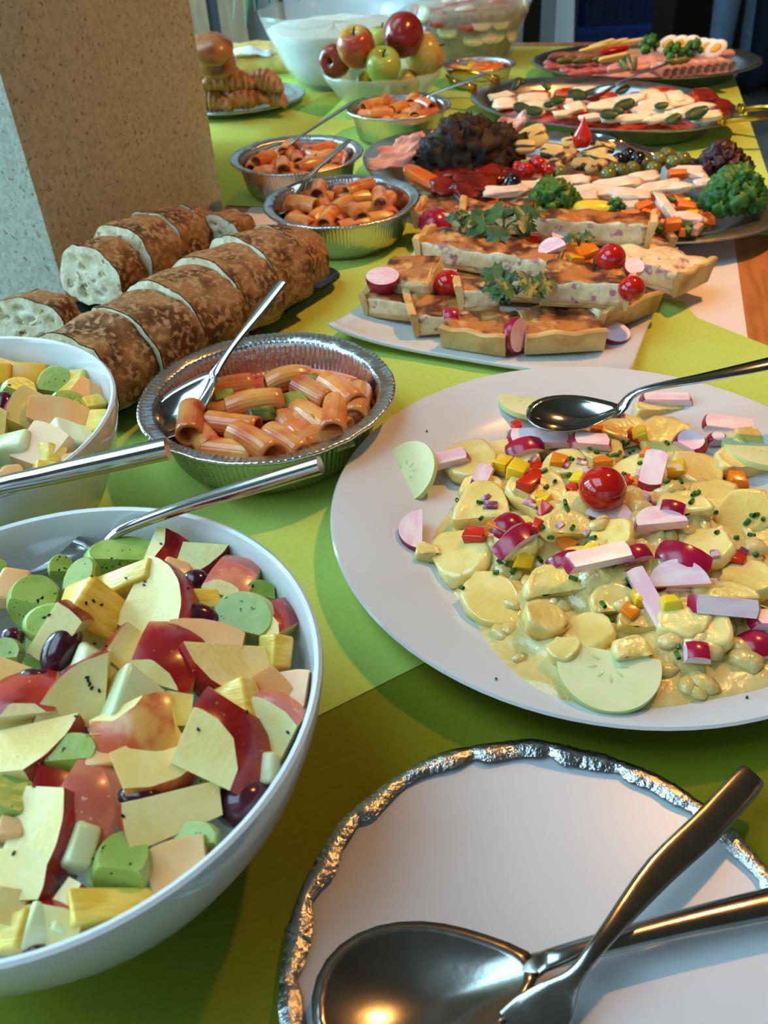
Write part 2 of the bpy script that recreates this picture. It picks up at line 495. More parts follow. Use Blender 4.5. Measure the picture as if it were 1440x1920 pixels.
def foil_tray(c, R, label, seed, rot=0, h=0.045, ell=1.0):
    rnd = random.Random(seed)
    nf = 120; N_ = nf * 3
    pr = [(0.0, 0.001), (0.70, 0.001), (0.76, 0.003), (0.80, 0.010), (0.875, 0.039), (0.885, 0.0430), (0.895, 0.0440), (0.97, 0.0452), (0.993, 0.0462), (1.0, 0.0450), (0.993, 0.0438)]
    def fl(i, r, z, a):
        wob = 1 + 0.012 * math.sin(2 * a + seed) + 0.006 * math.sin(5 * a + 2 * seed)
        zz = z * h / 0.045
        if 2 <= i <= 5: r = r * (1 + 0.010 * math.sin(nf * a) + 0.006 * noise.noise(Vector((a * 30, i, seed))))
        if i >= 6: r = r * (1 + 0.003 * math.sin(nf * a + 1) + 0.006 * noise.noise(Vector((a * 8, seed, 2)))); zz += 0.0012 * noise.noise(Vector((a * 5, seed, 0))) + 0.0003 * math.sin(nf * a)
        return r * R * wob, zz
    vf = lathe(pr, N_, 1, ell, fl, cap0=False, cap1=False)
    o = ob('foil_tray', vf, FOIL, mw=Matrix.Translation(c) @ Matrix.Rotation(rot, 4, 'Z'), smooth='all', label=label, cat='tray')
    s = o.modifiers.new('thick', 'SOLIDIFY'); s.thickness = 0.0005
    return o
TR = [(Vector((-0.083, 0.5545, 0)), 0.0950, 'round aluminium foil tray of rigatoni between the sliced bread and the potato salad'),
      (Vector((-0.029, 0.973, 0)), 0.0880, 'round aluminium foil tray of rigatoni next to the quiche plate'),
      (Vector((-0.088, 1.162, 0)), 0.0870, 'round aluminium foil tray of rigatoni standing nearest the pillar'),
      (Vector((0.056, 1.385, 0)), 0.0800, 'round aluminium foil tray of rigatoni in front of the bowl of apples')]
trays = [foil_tray(c, r, l, i + 1, i * 0.7) for i, (c, r, l) in enumerate(TR)]
tray5 = foil_tray(Vector((0.217, 1.70, 0)), 0.066, 'small foil tray of orange vegetables beside the glass bowl of apples', 9, 0.3, 0.035)

def platter(c, a, b, ang, label, h=0.026, m=STEEL, brass=False, name='steel_platter'):
    e_ = empty(name, Matrix.Translation(c) @ Matrix.Rotation(math.radians(ang), 4, 'Z'), label=label, cat='platter')
    pr = [(0, 0), (0.74, 0), (0.80, 0.003), (0.86, h * 0.7), (0.90, h * 0.85), (0.985, h), (1.0, h - 0.001), (1.0, h + 0.001), (0.985, h + 0.0022), (0.90, h * 0.85 + 0.002), (0.855, h * 0.7 + 0.002),
          (0.80, 0.0055), (0.74, 0.002), (0, 0.002)]
    ob('dish', lathe(pr, 80, a, b, cap0=False, cap1=False), m, e_)
    if brass:
        for sx in (-1, 1):
            pts = spline([(sx * a * 0.955, -0.035, h + 0.004), (sx * (a + 0.025), -0.034, h + 0.012), (sx * (a + 0.055), -0.018, h + 0.016), (sx * (a + 0.06), 0, h + 0.017), (sx * (a + 0.055), 0.018, h + 0.016),
                          (sx * (a + 0.025), 0.034, h + 0.012), (sx * a * 0.955, 0.035, h + 0.004)], 20)
            hd = ob('handle', tube(pts, 0.0042, 8), BRASS, e_)
            for sy in (-1, 1):
                ob('knob', xf(lathe([(0.002, -0.006), (0.006, -0.006), (0.0075, -0.004), (0.006, -0.002), (0.0075, 0.0), (0.006, 0.003), (0.0072, 0.005), (0.003, 0.007)], 12),
                              Matrix.Translation((sx * (a * 0.955 + 0.004), sy * 0.035, h + 0.006)) @ Matrix.Rotation(math.pi / 2, 4, 'Y')), BRASS, hd)
    return e_
C3 = Vector((0.232, 1.080, 0)); A3 = -46
plat3 = platter(C3, 0.286, 0.173, A3, 'oval steel platter of mixed antipasti behind the quiche plate', 0.026, BRUSHED)
CC = Vector((0.366, 1.405, 0.0)); AC = -40
platC = platter(CC, 0.214, 0.149, AC, 'oval steel platter of tomato and mozzarella with brass handles', 0.03, BRUSHED, True)
CK = Vector((0.520, 1.700, 0)); AK = -14
platK = platter(CK, 0.203, 0.150, AK, 'oval steel platter of cold cuts and sliced eggs', 0.026, BRUSHED)
CQ = Vector((-0.222, 1.640, 0))
platQ = platter(CQ, 0.125, 0.112, 20, 'oval steel tray piled with croissants beside the pillar', 0.014, BRUSHED)

# square quiche plate with lifted corners
QC = (P(612, 600, .02) + P(1185, 690, .02) + P(1280, 470, .02)) / 3
qa, qb, qc = P(612, 600, .022), P(1185, 690, .022), P(1280, 472, .022)
qx = (qb - qa); qx.z = 0; QL = qx.length; qx.normalize(); qy = Vector((-qx.y, qx.x, 0))
QCEN = (qa + qc) / 2; QCEN.z = 0
QM = frame(QCEN, qx, (0, 0, 1))
QS = QL * 0.985
def qz(u, v):
    m_ = max(abs(u), abs(v))
    return 0.004 + 0.006 * max(0, (m_ - 0.6) / 0.4) ** 1.5 + 0.014 * (abs(u) * abs(v)) ** 3
n = 24
def qgrid(dz, inv):
    vv = []
    for j in range(n + 1):
        for i in range(n + 1):
            u, v = -1 + 2 * i / n, -1 + 2 * j / n
            k = 1 - 0.03 * (1 - u * u) * (1 - v * v)
            kx = 1 - 0.025 * (1 - v * v); ky = 1 - 0.025 * (1 - u * u)
            cx = 1 - 0.012 * (abs(u * v)) ** 10
            vv.append(Vector((u * QS / 2 * kx * cx, v * QS / 2 * ky * cx, qz(u, v) + dz)))
    ff = [[j * (n + 1) + i, j * (n + 1) + i + 1, (j + 1) * (n + 1) + i + 1, (j + 1) * (n + 1) + i] for j in range(n) for i in range(n)]
    return vv, ff
v1, f1_ = qgrid(0.0, False)
qplate = ob('square_plate', (v1, f1_), PORC, mw=QM, smooth='all', label='square white plate with lifted corners under the quiche slices', cat='plate')
sm = qplate.modifiers.new('thick', 'SOLIDIFY'); sm.thickness = 0.004; sm.offset = -1
bv = qplate.modifiers.new('bev', 'BEVEL'); bv.width = 0.0012; bv.segments = 2

# dark bread tray
btx = (P(640, 545) - P(235, 800)); btx.normalize(); bty = Vector((-btx.y, btx.x, 0))
BTC = P(625, 532) - btx * 0.19 + bty * 0.085; BTC.z = 0
BM = frame(BTC, btx, (0, 0, 1))
SLATE = mat('dark_glazed_tray', (38, 38, 40), rough=0.16, coat=0.3)
rr_ = rrect(0.395, 0.20, 0.025, 6); ri_ = rrect(0.375, 0.18, 0.02, 6); rb_ = rrect(0.345, 0.15, 0.02, 6)
def lift(p, z): return [(x, y, z) for x, y in p]
ob('bread_tray', loft([lift(rb_, 0), lift(rr_, 0.011), lift(rrect(0.398, 0.203, 0.026, 6), 0.0125), lift(rr_, 0.014), lift(ri_, 0.008), lift(rb_, 0.006)]), SLATE, mw=BM,
   label='dark glazed rectangular tray under the sliced loaves', cat='tray')

# crimped foil lid with white card
LC = Vector((0.0565, 0.150, 0)); LR = 0.1085
lid = empty('crimped_lid_plate', LC, label='round white cardboard lid with a crimped foil edge holding a spoon and a fork', cat='lid')
ob('card', lathe([(0, 0.0005), (LR - 0.002, 0.0005), (LR - 0.002, 0.0022), (0, 0.0022)], 120, cap0=False, cap1=False), mat('white_card', (212, 212, 214), rough=0.32), lid)
NL = 420; rings = [[] for _ in range(6)]
rnd = random.Random(3)
for j in range(NL):
    a = 2 * math.pi * j / NL
    ca, sa = math.cos(a), math.sin(a)
    q = Vector((ca * 3.2, sa * 3.2, 0)); hfq = noise.noise(Vector((a * 34, 4, 1))) * 0.0005 + noise.noise(Vector((a * 75, 1, 1))) * 0.0006
    big = noise.noise(q * 1.6 + Vector((5, 3, 1)))
    scal = abs(math.sin(a * 9 + 1.3 * big))                  # scalloped folds
    ro = LR + 0.0012 * big + hfq
    hh = 0.0062 + 0.0022 * noise.noise(q * 1.3) + 0.0012 * scal
    inn = 0.0055 + 0.0055 * scal * (0.6 + 0.5 * noise.noise(q * 0.9 + Vector((9, 9, 9))))
    for kk, (r_, z_) in enumerate(((ro - 0.003, 0.0002), (ro + 0.0012, 0.001), (ro + 0.0015 + hfq, hh * 0.6), (ro + 0.0008, hh), (ro - inn * 0.5 + hfq, hh + 0.0006 + hfq), (ro - inn, hh - 0.0018 + hfq * 2))):
        rings[kk].append((r_ * ca, r_ * sa, z_))
fo = ob('foil_edge', loft(rings, True, False, False), mat('crimped_foil', (205, 205, 205), rough=0.2, metal=1.0, bump=0.5, bscale=420), lid, smooth='all')

# ------------------------------------------------------------------ cutlery
def spoon(name, cen, axis, normal, lb, wb, dep, path, rad, m, label, cat='spoon', n=12, hn=10, egg=0.18, ext=0.22):
    """cen: bowl centre at rim height; axis: bowl to handle; path: handle points, world"""
    M_ = frame(cen, axis, normal)
    inv = M_.inverted()
    e_ = empty(name, M_, label=label, cat=cat)
    A = 28; Rr = 8; vv, ff = [], []
    for lay in (0, 1):
        for i in range(Rr + 1):
            if i == 0: vv += [Vector((0, 0, -dep - 0.0013 * lay))] * A; continue
            for j in range(A):
                t_ = i / Rr; a = 2 * math.pi * j / A
                x = lb / 2 * t_ * (math.cos(a) + ext * max(0, math.cos(a)) ** 7); y = wb / 2 * t_ * math.sin(a) * (1 + egg * -math.cos(a))
                vv.append(Vector((x, y, -dep * (1 - t_ * t_) - 0.0013 * lay)))
    st_ = (Rr + 1) * A
    for lay in (0, 1):
        for i in range(Rr):
            for j in range(A):
                if i == 0:
                    q = [lay * st_, lay * st_ + A + j, lay * st_ + A + (j + 1) % A]
                    ff.append(q if lay == 0 else q[::-1]); continue
                q = [lay * st_ + i * A + j, lay * st_ + (i + 1) * A + j, lay * st_ + (i + 1) * A + (j + 1) % A, lay * st_ + i * A + (j + 1) % A]
                ff.append(q if lay == 0 else q[::-1])
    for j in range(A):
        ff.append([Rr * A + j, st_ + Rr * A + j, st_ + Rr * A + (j + 1) % A, Rr * A + (j + 1) % A])
    ob('spoon_bowl', (vv, ff), m, e_, smooth='all')
    pts = [tuple(inv @ Vector(p)) for p in path]
    keep = [0] + [i for i in range(1, len(pts)) if pts[i][0] > lb * 0.5 * (1 + ext) + 0.010]
    rad = [rad[0]] + [rad[i] for i in keep[1:]]; pts = [pts[i] for i in keep]; rad0 = rad
    pts[0] = (lb * 0.50, 0, -dep * 0.34 - 0.0011); pts.insert(1, (lb * 0.5 * (1 + ext) - 0.001, 0, -0.0010))
    rad = [(0.0065, 0.0007), (0.0048, 0.0015)] + list(rad[1:])
    sp = spline([p + tuple(r) for p, r in zip(pts, rad)], 26)
    ob('handle', tube([p[:3] for p in sp], [(p[3], p[4]) for p in sp], 14, up=(0, 0, 1)), m, e_, smooth=True)
    return e_
Z = Vector((0, 0, 1))
# spoon on the lid
sc_ = P(782, 1862, 0.0150)
ax_ = (P(1000, 1790, 0.016) - P(640, 1900, 0.010)); ax_.normalize()
spoon('serving_spoon', sc_, ax_, Z + Vector((0.05, 0.03, 0)), 0.083, 0.058, 0.011,
      [sc_ + ax_ * 0.036, P(985, 1808, 0.0155), P(1060, 1790, 0.0160), P(1250, 1740, 0.0145), P(1440, 1697, 0.0130), P(1640, 1655, 0.012)],
      [(0.010, 0.0012), (0.0052, 0.002), (0.0042, 0.0026), (0.0055, 0.0036), (0.0068, 0.0042), (0.0075, 0.004)], DARKSTEEL, 'worn steel serving spoon lying on the crimped foil lid under the fork')
# fork crossing it
fk = empty('serving_fork', P(1030, 1890, 0.012), label='worn steel fork lying across the spoon on the crimped foil lid', cat='fork')
fo_ = fk.matrix_basis.translation
def rel(px, py, z): return tuple(P(px, py, z) - fo_)
hp = spline([rel(975, 1950, 0.0105) + (0.0118, 0.0009), rel(1010, 1915, 0.0125) + (0.0115, 0.0011), rel(1046, 1872, 0.0165) + (0.0080, 0.0015), rel(1080, 1828, 0.0215) + (0.0036, 0.0024), rel(1128, 1765, 0.0255) + (0.0034, 0.0024),
             rel(1230, 1640, 0.024) + (0.0062, 0.0017), rel(1330, 1545, 0.021) + (0.0070, 0.0016), rel(1405, 1462, 0.019) + (0.0066, 0.0016), rel(1414, 1452, 0.0188) + (0.004, 0.001)], 30)
ob('handle', tube([p[:3] for p in hp], [(p[3], p[4]) for p in hp], 20, up=(0.12, -0.25, 1), sq=0.7), DARKSTEEL, fk)
fd = (P(930, 2010, 0.009) - P(1010, 1915, 0.0125)); fd.normalize(); fs = fd.cross(Z).normalized()
for i in range(4):
    o_ = (i - 1.5) * 0.0058
    b0 = P(975, 1950, 0.0105) - fo_ + fs * o_
    ob('tine', tube([b0, b0 + fd * 0.02 + Z * -0.002, b0 + fd * 0.042 + Z * 0.0015], [0.0022, 0.0018, 0.0008], 6), DARKSTEEL, fk)
# spoon on the potato salad plate
sc_ = P(1068, 772, 0.040); ax_ = (P(1290, 722, 0.058) - P(1010, 790, 0.034)).normalized()
spoon('serving_spoon', sc_, ax_, (Z + (CAM - sc_).normalized() * 0.15), 0.062, 0.040, 0.010,
      [sc_ + ax_ * 0.027, P(1150, 741, 0.0455), P(1200, 733, 0.051), P(1320, 708, 0.062), P(1440, 682, 0.070), P(1600, 645, 0.078)],
      [(0.009, 0.001), (0.0035, 0.0018), (0.003, 0.002), (0.0048, 0.0022), (0.0062, 0.0022), (0.006, 0.002)], STEEL, 'shiny steel spoon resting on the potato salad')
# spoon across the near fruit bowl
sc_ = P(20, 1042, 0.086); ax_ = (P(230, 992, 0.098) - P(60, 1032, 0.088)).normalized()
spoon('serving_spoon', sc_, ax_, Z, 0.075, 0.048, 0.013,
      [sc_ + ax_ * 0.030, P(150, 1020, 0.090), P(220, 998, 0.097), P(330, 955, 0.1075), P(470, 912, 0.121), P(601, 872, 0.134)],
      [(0.010, 0.001), (0.0042, 0.002), (0.0032, 0.0026), (0.0036, 0.0034), (0.0042, 0.0042), (0.0044, 0.0044)], STEEL, 'shiny steel spoon resting across the edge of the fruit bowl beside the foil lid')
# spoon across the far fruit bowl
sc_ = P(-190, 975, 0.088); ax_ = (P(150, 878, 0.108) - P(-60, 928, 0.099)).normalized()
spoon('serving_spoon', sc_, ax_, Z, 0.07, 0.046, 0.012,
      [sc_ + ax_ * 0.028, P(-90, 940, 0.093), P(-20, 918, 0.1035), P(90, 891, 0.1075), P(220, 862, 0.112), P(314, 841, 0.1155)],
      [(0.010, 0.001), (0.0045, 0.0022), (0.0048, 0.0044), (0.0056, 0.0056), (0.006, 0.006), (0.0062, 0.0062)], STEEL, 'shiny steel spoon with a thick round handle across the fruit bowl next to the bread')
# spoon in the near pasta tray
def tray_spoon(bpx, neck, tipp, zb, zn, zt, lb, wb, r, label, m=STEEL):
    cb = P(bpx[0], bpx[1], zb); pn = P(neck[0], neck[1], zn); pt = P(tipp[0], tipp[1], zt)
    ax = (pn - cb).normalized()
    side = ax.cross(Z).normalized(); nrm = side.cross(ax)
    mid1 = pn.lerp(pt, 0.3) ; mid2 = pn.lerp(pt, 0.7)
    return spoon('serving_spoon', cb, ax, nrm, lb, wb, 0.010, [cb + ax * lb * 0.42, pn, mid1, mid2, pt],
          [(0.008, 0.001), (0.0034, 0.0018), (0.0032, 0.0016), (0.0052, 0.0014), (0.0058, 0.0013)], m, label)
tray_spoon((338, 762), (398, 700), (528, 528), 0.040, 0.052, 0.098, 0.066, 0.044, 1, 'steel spoon leaning in the foil tray of rigatoni beside the sliced bread')
tray_spoon((535, 372), (572, 338), (655, 262), 0.040, 0.052, 0.082, 0.062, 0.042, 1, 'steel spoon leaning in the foil tray of rigatoni next to the quiche plate', DARKSTEEL)
tray_spoon((500, 290), (548, 265), (662, 192), 0.042, 0.052, 0.085, 0.064, 0.044, 1, 'steel spoon leaning in the foil tray near the pillar', DARKSTEEL)
tray_spoon((770, 197), (800, 180), (912, 138), 0.040, 0.048, 0.075, 0.062, 0.042, 1, 'steel spoon leaning in the foil tray in front of the apples', DARKSTEEL)

# ------------------------------------------------------------------ fruit salad
APPLE_RED = mat('apple_skin_red', (150, 26, 28), (186, 62, 40), scale=60, rough=0.25, coat=0.2, lo=0.45, hi=0.7, stretch=(1, 1, 0.3), hue=0.12, c3=(214, 150, 96), s3=420, lo3=0.70, hi3=0.74)
APPLE_OR = mat('apple_skin_orange', (196, 84, 46), (214, 150, 74), scale=70, rough=0.25, coat=0.2, stretch=(1, 1, 0.3), hue=0.1)
APPLE_PK = mat('apple_skin_pink', (206, 104, 84), (222, 134, 96), scale=60, rough=0.25, coat=0.2, hue=0.1, c3=(232, 196, 160), s3=420, lo3=0.68, hi3=0.72)
FLESH = mat('apple_flesh', (238, 220, 152), (232, 206, 124), scale=45, rough=0.35, sss=0.15, bump=0.15, bscale=350, hue=0.06)
KIWI = mat('kiwi_flesh', (176, 192, 112), (156, 178, 90), scale=50, rough=0.28, sss=0.25, bump=0.12, bscale=150, hue=0.1)
KIWIC = mat('kiwi_cut_face', (168, 190, 96), (148, 174, 78), scale=60, rough=0.25, sss=0.25, bump=0.15, bscale=200, c3=(20, 22, 14), s3=330, lo3=0.67, hi3=0.69)
MELON = mat('honeydew_flesh', (226, 230, 184), (214, 224, 166), scale=40, rough=0.22, sss=0.3, bump=0.08, bscale=120)
CANTA = mat('cantaloupe_flesh', (236, 172, 108), (232, 188, 136), scale=35, rough=0.25, sss=0.3, bump=0.1, bscale=140)
PINE = mat('pineapple_flesh', (236, 206, 96), (226, 184, 64), scale=50, rough=0.28, sss=0.25, bump=0.35, bscale=130, stretch=(1, 4, 1), hue=0.08)
MANGO = mat('mango_flesh', (236, 186, 60), (228, 168, 44), scale=40, rough=0.25, sss=0.25, bump=0.1, bscale=140)
GRAPE = mat('grape_skin', (58, 18, 30), (78, 28, 40), scale=50, rough=0.18, coat=0.3, c3=(96, 60, 70), s3=120, lo3=0.55, hi3=0.8)
GRAPEC = mat('grape_cut_face', (120, 50, 48), (150, 90, 66), scale=60, rough=0.2, sss=0.3)
SEED = mat('kiwi_seed', (16, 16, 14), rough=0.3)

def cutsphere(R, cen, planes, sub=3, sc=(1, 1, 1)):
    """a ball cut by planes; returns (outer verts/faces, cut verts/faces)"""
    bm = bmesh.new(); bmesh.ops.create_icosphere(bm, subdivisions=sub, radius=R)
    for v in bm.verts: v.co = Vector((v.co.x * sc[0], v.co.y * sc[1], v.co.z * sc[2])) + Vector(cen)
    for co, no in planes:
        r = bmesh.ops.bisect_plane(bm, geom=bm.verts[:] + bm.edges[:] + bm.faces[:], dist=1e-6, plane_co=co, plane_no=no, clear_outer=True)
        ed = [e for e in r['geom_cut'] if isinstance(e, bmesh.types.BMEdge)]
        if len(ed) > 2:
            f = bmesh.ops.contextual_create(bm, geom=ed)['faces']
            for q in f: q.material_index = 1
    bm.verts.index_update()
    outv, outf, cv, cf = [], [], [], []
    for mi_, (vv, ff) in ((0, (outv, outf)), (1, (cv, cf))):
        mp = {}
        for f in bm.faces:
            if f.material_index != mi_: continue
            q = []
            for v in f.verts:
                key = v.index if mi_ == 0 else (v.index, f.index)
                if key not in mp: mp[key] = len(vv); vv.append(v.co.copy())
                q.append(mp[key])
            ff.append(q)
    bm.free()
    return (outv, outf), (cv, cf)
DIRS = {'l': (-1, 0, 0), 'r': (1, 0, 0), 'u': (0, 1, 0), 'd': (0, -1, 0), 'f': (0, 0, 1), 'b': (0, 0, -1)}
def boxplanes(w_, h_, d_, rnd, tilt=0.10):
    out = []
    for a, e in (((1, 0, 0), w_), ((-1, 0, 0), w_), ((0, 1, 0), h_), ((0, -1, 0), h_), ((0, 0, 1), d_), ((0, 0, -1), d_)):
        nrm = Vector(a) + Vector([rnd.uniform(-tilt, tilt) for _ in range(3)])
        out.append((Vector(a) * e / 2, nrm.normalized()))
    return out
def make_apple(w_, h_, d_, skin, seed, m, R=0.036):
    rnd = random.Random(seed)
    dv = Vector((0, 0, 0))
    for ch in skin: dv += Vector(DIRS[ch])
    dv.normalize()
    ext = 0.5 * (abs(dv.x) * w_ + abs(dv.y) * h_ + abs(dv.z) * d_)
    R = max(R, 0.62 * max(w_, h_, d_))
    if len(skin) > 1: ext *= 0.82
    pl = [((co * 1.7) if no.dot(dv) > 0.5 else co, no) for co, no in boxplanes(w_, h_, d_, rnd, 0.14)]
    return cutsphere(R, -dv * (R - ext), pl)
def put_apple(name, mw, w_, h_, d_, skin, seed, m, **kw):
    sk, fl_ = make_apple(w_, h_, d_, skin, seed, m)
    o = ob(name, fl_, FLESH, mw=mw, smooth=False, **kw)
    for q in comps(sk): ob('skin', q, m, o, smooth='all')
    return o
def put_two(name, mw, outer, cut, m1, m2, **kw):
    v, f = join(outer, cut)
    o = ob(name, (v, f), [m1, m2], mw=mw, smooth=True, mi=[0] * len(outer[1]) + [1] * len(cut[1]), **kw)
    return o
def lump(w_, h_, d_, seed, r=0.25, jit=0.13, noi=0.05):
    rnd = random.Random(seed)
    bm = bmesh.new(); bmesh.ops.create_cube(bm, size=1.0)
    mn = min(w_, h_, d_)
    tap = rnd.choice((0, 1, 2)); tk = rnd.uniform(0.55, 0.95)
    for v in bm.verts:
        c = [v.co.x * w_, v.co.y * h_, v.co.z * d_]
        if v.co[tap] > 0:
            for j in range(3):
                if j != tap: c[j] *= tk
        v.co = Vector(c) + Vector([rnd.uniform(-jit, jit) * mn for _ in range(3)])
    bmesh.ops.bevel(bm, geom=bm.edges[:] + bm.verts[:], offset=mn * r, segments=3, profile=0.5, affect='EDGES')
    off = Vector((seed, seed * 2, 0))
    for v in bm.verts: v.co += v.co.normalized() * (noi * mn * noise.noise(v.co * 90 + off))
    return bm_out(bm)
FKIND = {'K': ('kiwi_chunk', 'green kiwi chunk', 'kiwi'), 'P': ('pineapple_chunk', 'yellow pineapple chunk', 'pineapple'), 'W': ('honeydew_chunk', 'pale green honeydew melon chunk', 'melon'),
         'C': ('cantaloupe_chunk', 'orange cantaloupe melon chunk', 'melon'), 'G': ('grape_half', 'dark purple grape half', 'grape'), 'A': ('apple_chunk', 'cut apple chunk with skin on one side', 'apple'),
         'M': ('mango_chunk', 'deep yellow mango chunk', 'mango')}
def put_fruit(kind, mw, w_, h_, d_, where, grp, seed, arg=''):
    nm, lb, cat = FKIND[kind]
    lb = ('large ' if max(w_, h_) > 0.026 else 'small ') + lb
    kw = dict(label=lb + ' ' + where, cat=cat, group=lb.split(' with')[0] + 's ' + grp)
    rnd = random.Random(seed)
    if kind == 'A':
        skin = ''.join(c for c in arg if c in DIRS) or 'u'
        m = APPLE_OR if 'O' in arg else APPLE_PK if 'P' in arg else APPLE_RED
        cn = 'orange' if 'O' in arg else 'pink' if 'P' in arg else 'red'
        sz = 'large' if max(w_, h_) > 0.030 else 'small'
        look = ('lying %s skin side up' if 'f' in arg else 'with a %s skin edge') % cn
        kw = dict(label='%s apple chunk %s %s' % (sz, look, where), cat=cat, group='%s apple chunks %s %s' % (sz, look, grp))
        return put_apple(nm, mw, w_, h_, d_, skin, seed, m, **kw)
    if kind == 'K':
        R = 0.55 * max(w_, h_)
        pl = [(Vector((0, -h_ / 2 if 'h' in arg else -h_ * 0.45, 0)), Vector((rnd.uniform(-.15, .15), -1, 0.3))), (Vector((0, 0, -d_ / 2)), Vector((0, 0, -1))), (Vector((0, 0, d_ / 2)), Vector((rnd.uniform(-.2, .2), rnd.uniform(-.2, .2), 1)))]
        if 'h' not in arg: pl += [(Vector((w_ * 0.45, 0, 0)), Vector((1, rnd.uniform(-.3, .3), rnd.uniform(-.2, .2))))]
        a, b = cutsphere(1.0, (0, -h_ * 0.1, 0), [(p, n.normalized()) for p, n in pl], 3, (w_ / 2 * 1.05, h_ / 2 * 1.15, max(d_ * 0.8, 0.011)))
        return put_two(nm, mw, a, b, KIWI, KIWIC, **kw)
    if kind == 'G':
        a, b = cutsphere(1.0, (0, 0, 0), [(Vector((0, 0, -d_ * 0.2)), Vector((rnd.uniform(-.3, .3), rnd.uniform(-.3, .3), -1)).normalized())], 3, (w_ / 2, h_ / 2, d_ / 2))
        return put_two(nm, mw, a, b, GRAPE, GRAPEC, **kw)
    if kind == 'C' and 's' in arg:
        a, b = cutsphere(0.05, (0, h_ / 2 - 0.05, 0), boxplanes(w_, h_, d_, rnd, 0.2), 3)
        return put_two(nm, mw, a, b, CANTA, CANTA, **kw)
    m = {'P': PINE, 'W': MELON, 'C': CANTA, 'M': MANGO}[kind]
    return ob(nm, lump(w_, h_, d_, seed, 0.12 if kind == 'P' else 0.16), m, mw=mw, **kw)

def fill_bowl(B, R, lst, heap, where, grp, seed0, nfill):
    made = []
    protos = []
    for i, it in enumerate(lst):
        kind, px, py, wp, hp_, ang = it[:6]; arg = it[6] if len(it) > 6 else ''
        z = 0.09
        for _ in range(4):
            p = P(px, py, z); r = math.hypot(p.x - B.x, p.y - B.y); z = heap(r)
        s_ = pxm(p)
        w_, h_ = wp * s_, hp_ * s_
        d_ = max(0.010, min(w_, h_) * 0.85)
        rnd = random.Random(seed0 + i)
        mw = facing(p, ang, 0.50, rnd.uniform(-14, 14), rnd.uniform(-14, 14))
        if kind == 'A':
            dv = Vector((0, 0, 0))
            for ch in arg:
                if ch in DIRS: dv += Vector(DIRS[ch])
            dv.z = 0
            if dv.length > 0.1: mw = mw @ Matrix.Rotation(math.radians(16 if 'f' in arg else 24), 4, dv.normalized().cross(Z))
        if kind == 'W' or kind == 'P': mw = mw @ Matrix.Rotation(math.radians(rnd.choice((-24, 24))), 4, 'Y')
        c = mw.translation - (mw.to_3x3() @ Vector((0, 0, 1))) * d_ * 0.42
        rr = math.hypot(c.x - B.x, c.y - B.y); lim = R - 0.009 - 0.35 * min(w_, h_) - max(0, 0.07 - c.z) * 0.4
        if rr > lim: c.x = B.x + (c.x - B.x) * lim / rr; c.y = B.y + (c.y - B.y) * lim / rr
        mw.translation = c
        o = put_fruit(kind, mw, w_, h_, d_, where, grp, seed0 + i, arg)
        made.append(o)
        if max(w_, h_) < 0.033: protos.append(o)
    rnd = random.Random(seed0 + 999)
    for i in range(nfill):                       # the layers underneath, seen through the gaps
        o = rnd.choice(protos)
        lay = i / nfill
        z = 0.026 + 0.045 * lay
        rmax = min(R - 0.024, 0.048 + z * 0.55)
        a = i * 2.399; r = rmax * math.sqrt((i % 17 + 0.5) / 17)
        mw = Matrix.Translation((B.x + r * math.cos(a), B.y + r * math.sin(a), z)) @ Matrix.Rotation(rnd.uniform(0, 6.28), 4, 'Z') @ Matrix.Rotation(rnd.uniform(-1, 1), 4, 'X')
        made.append(dup(o, mw))
    return made
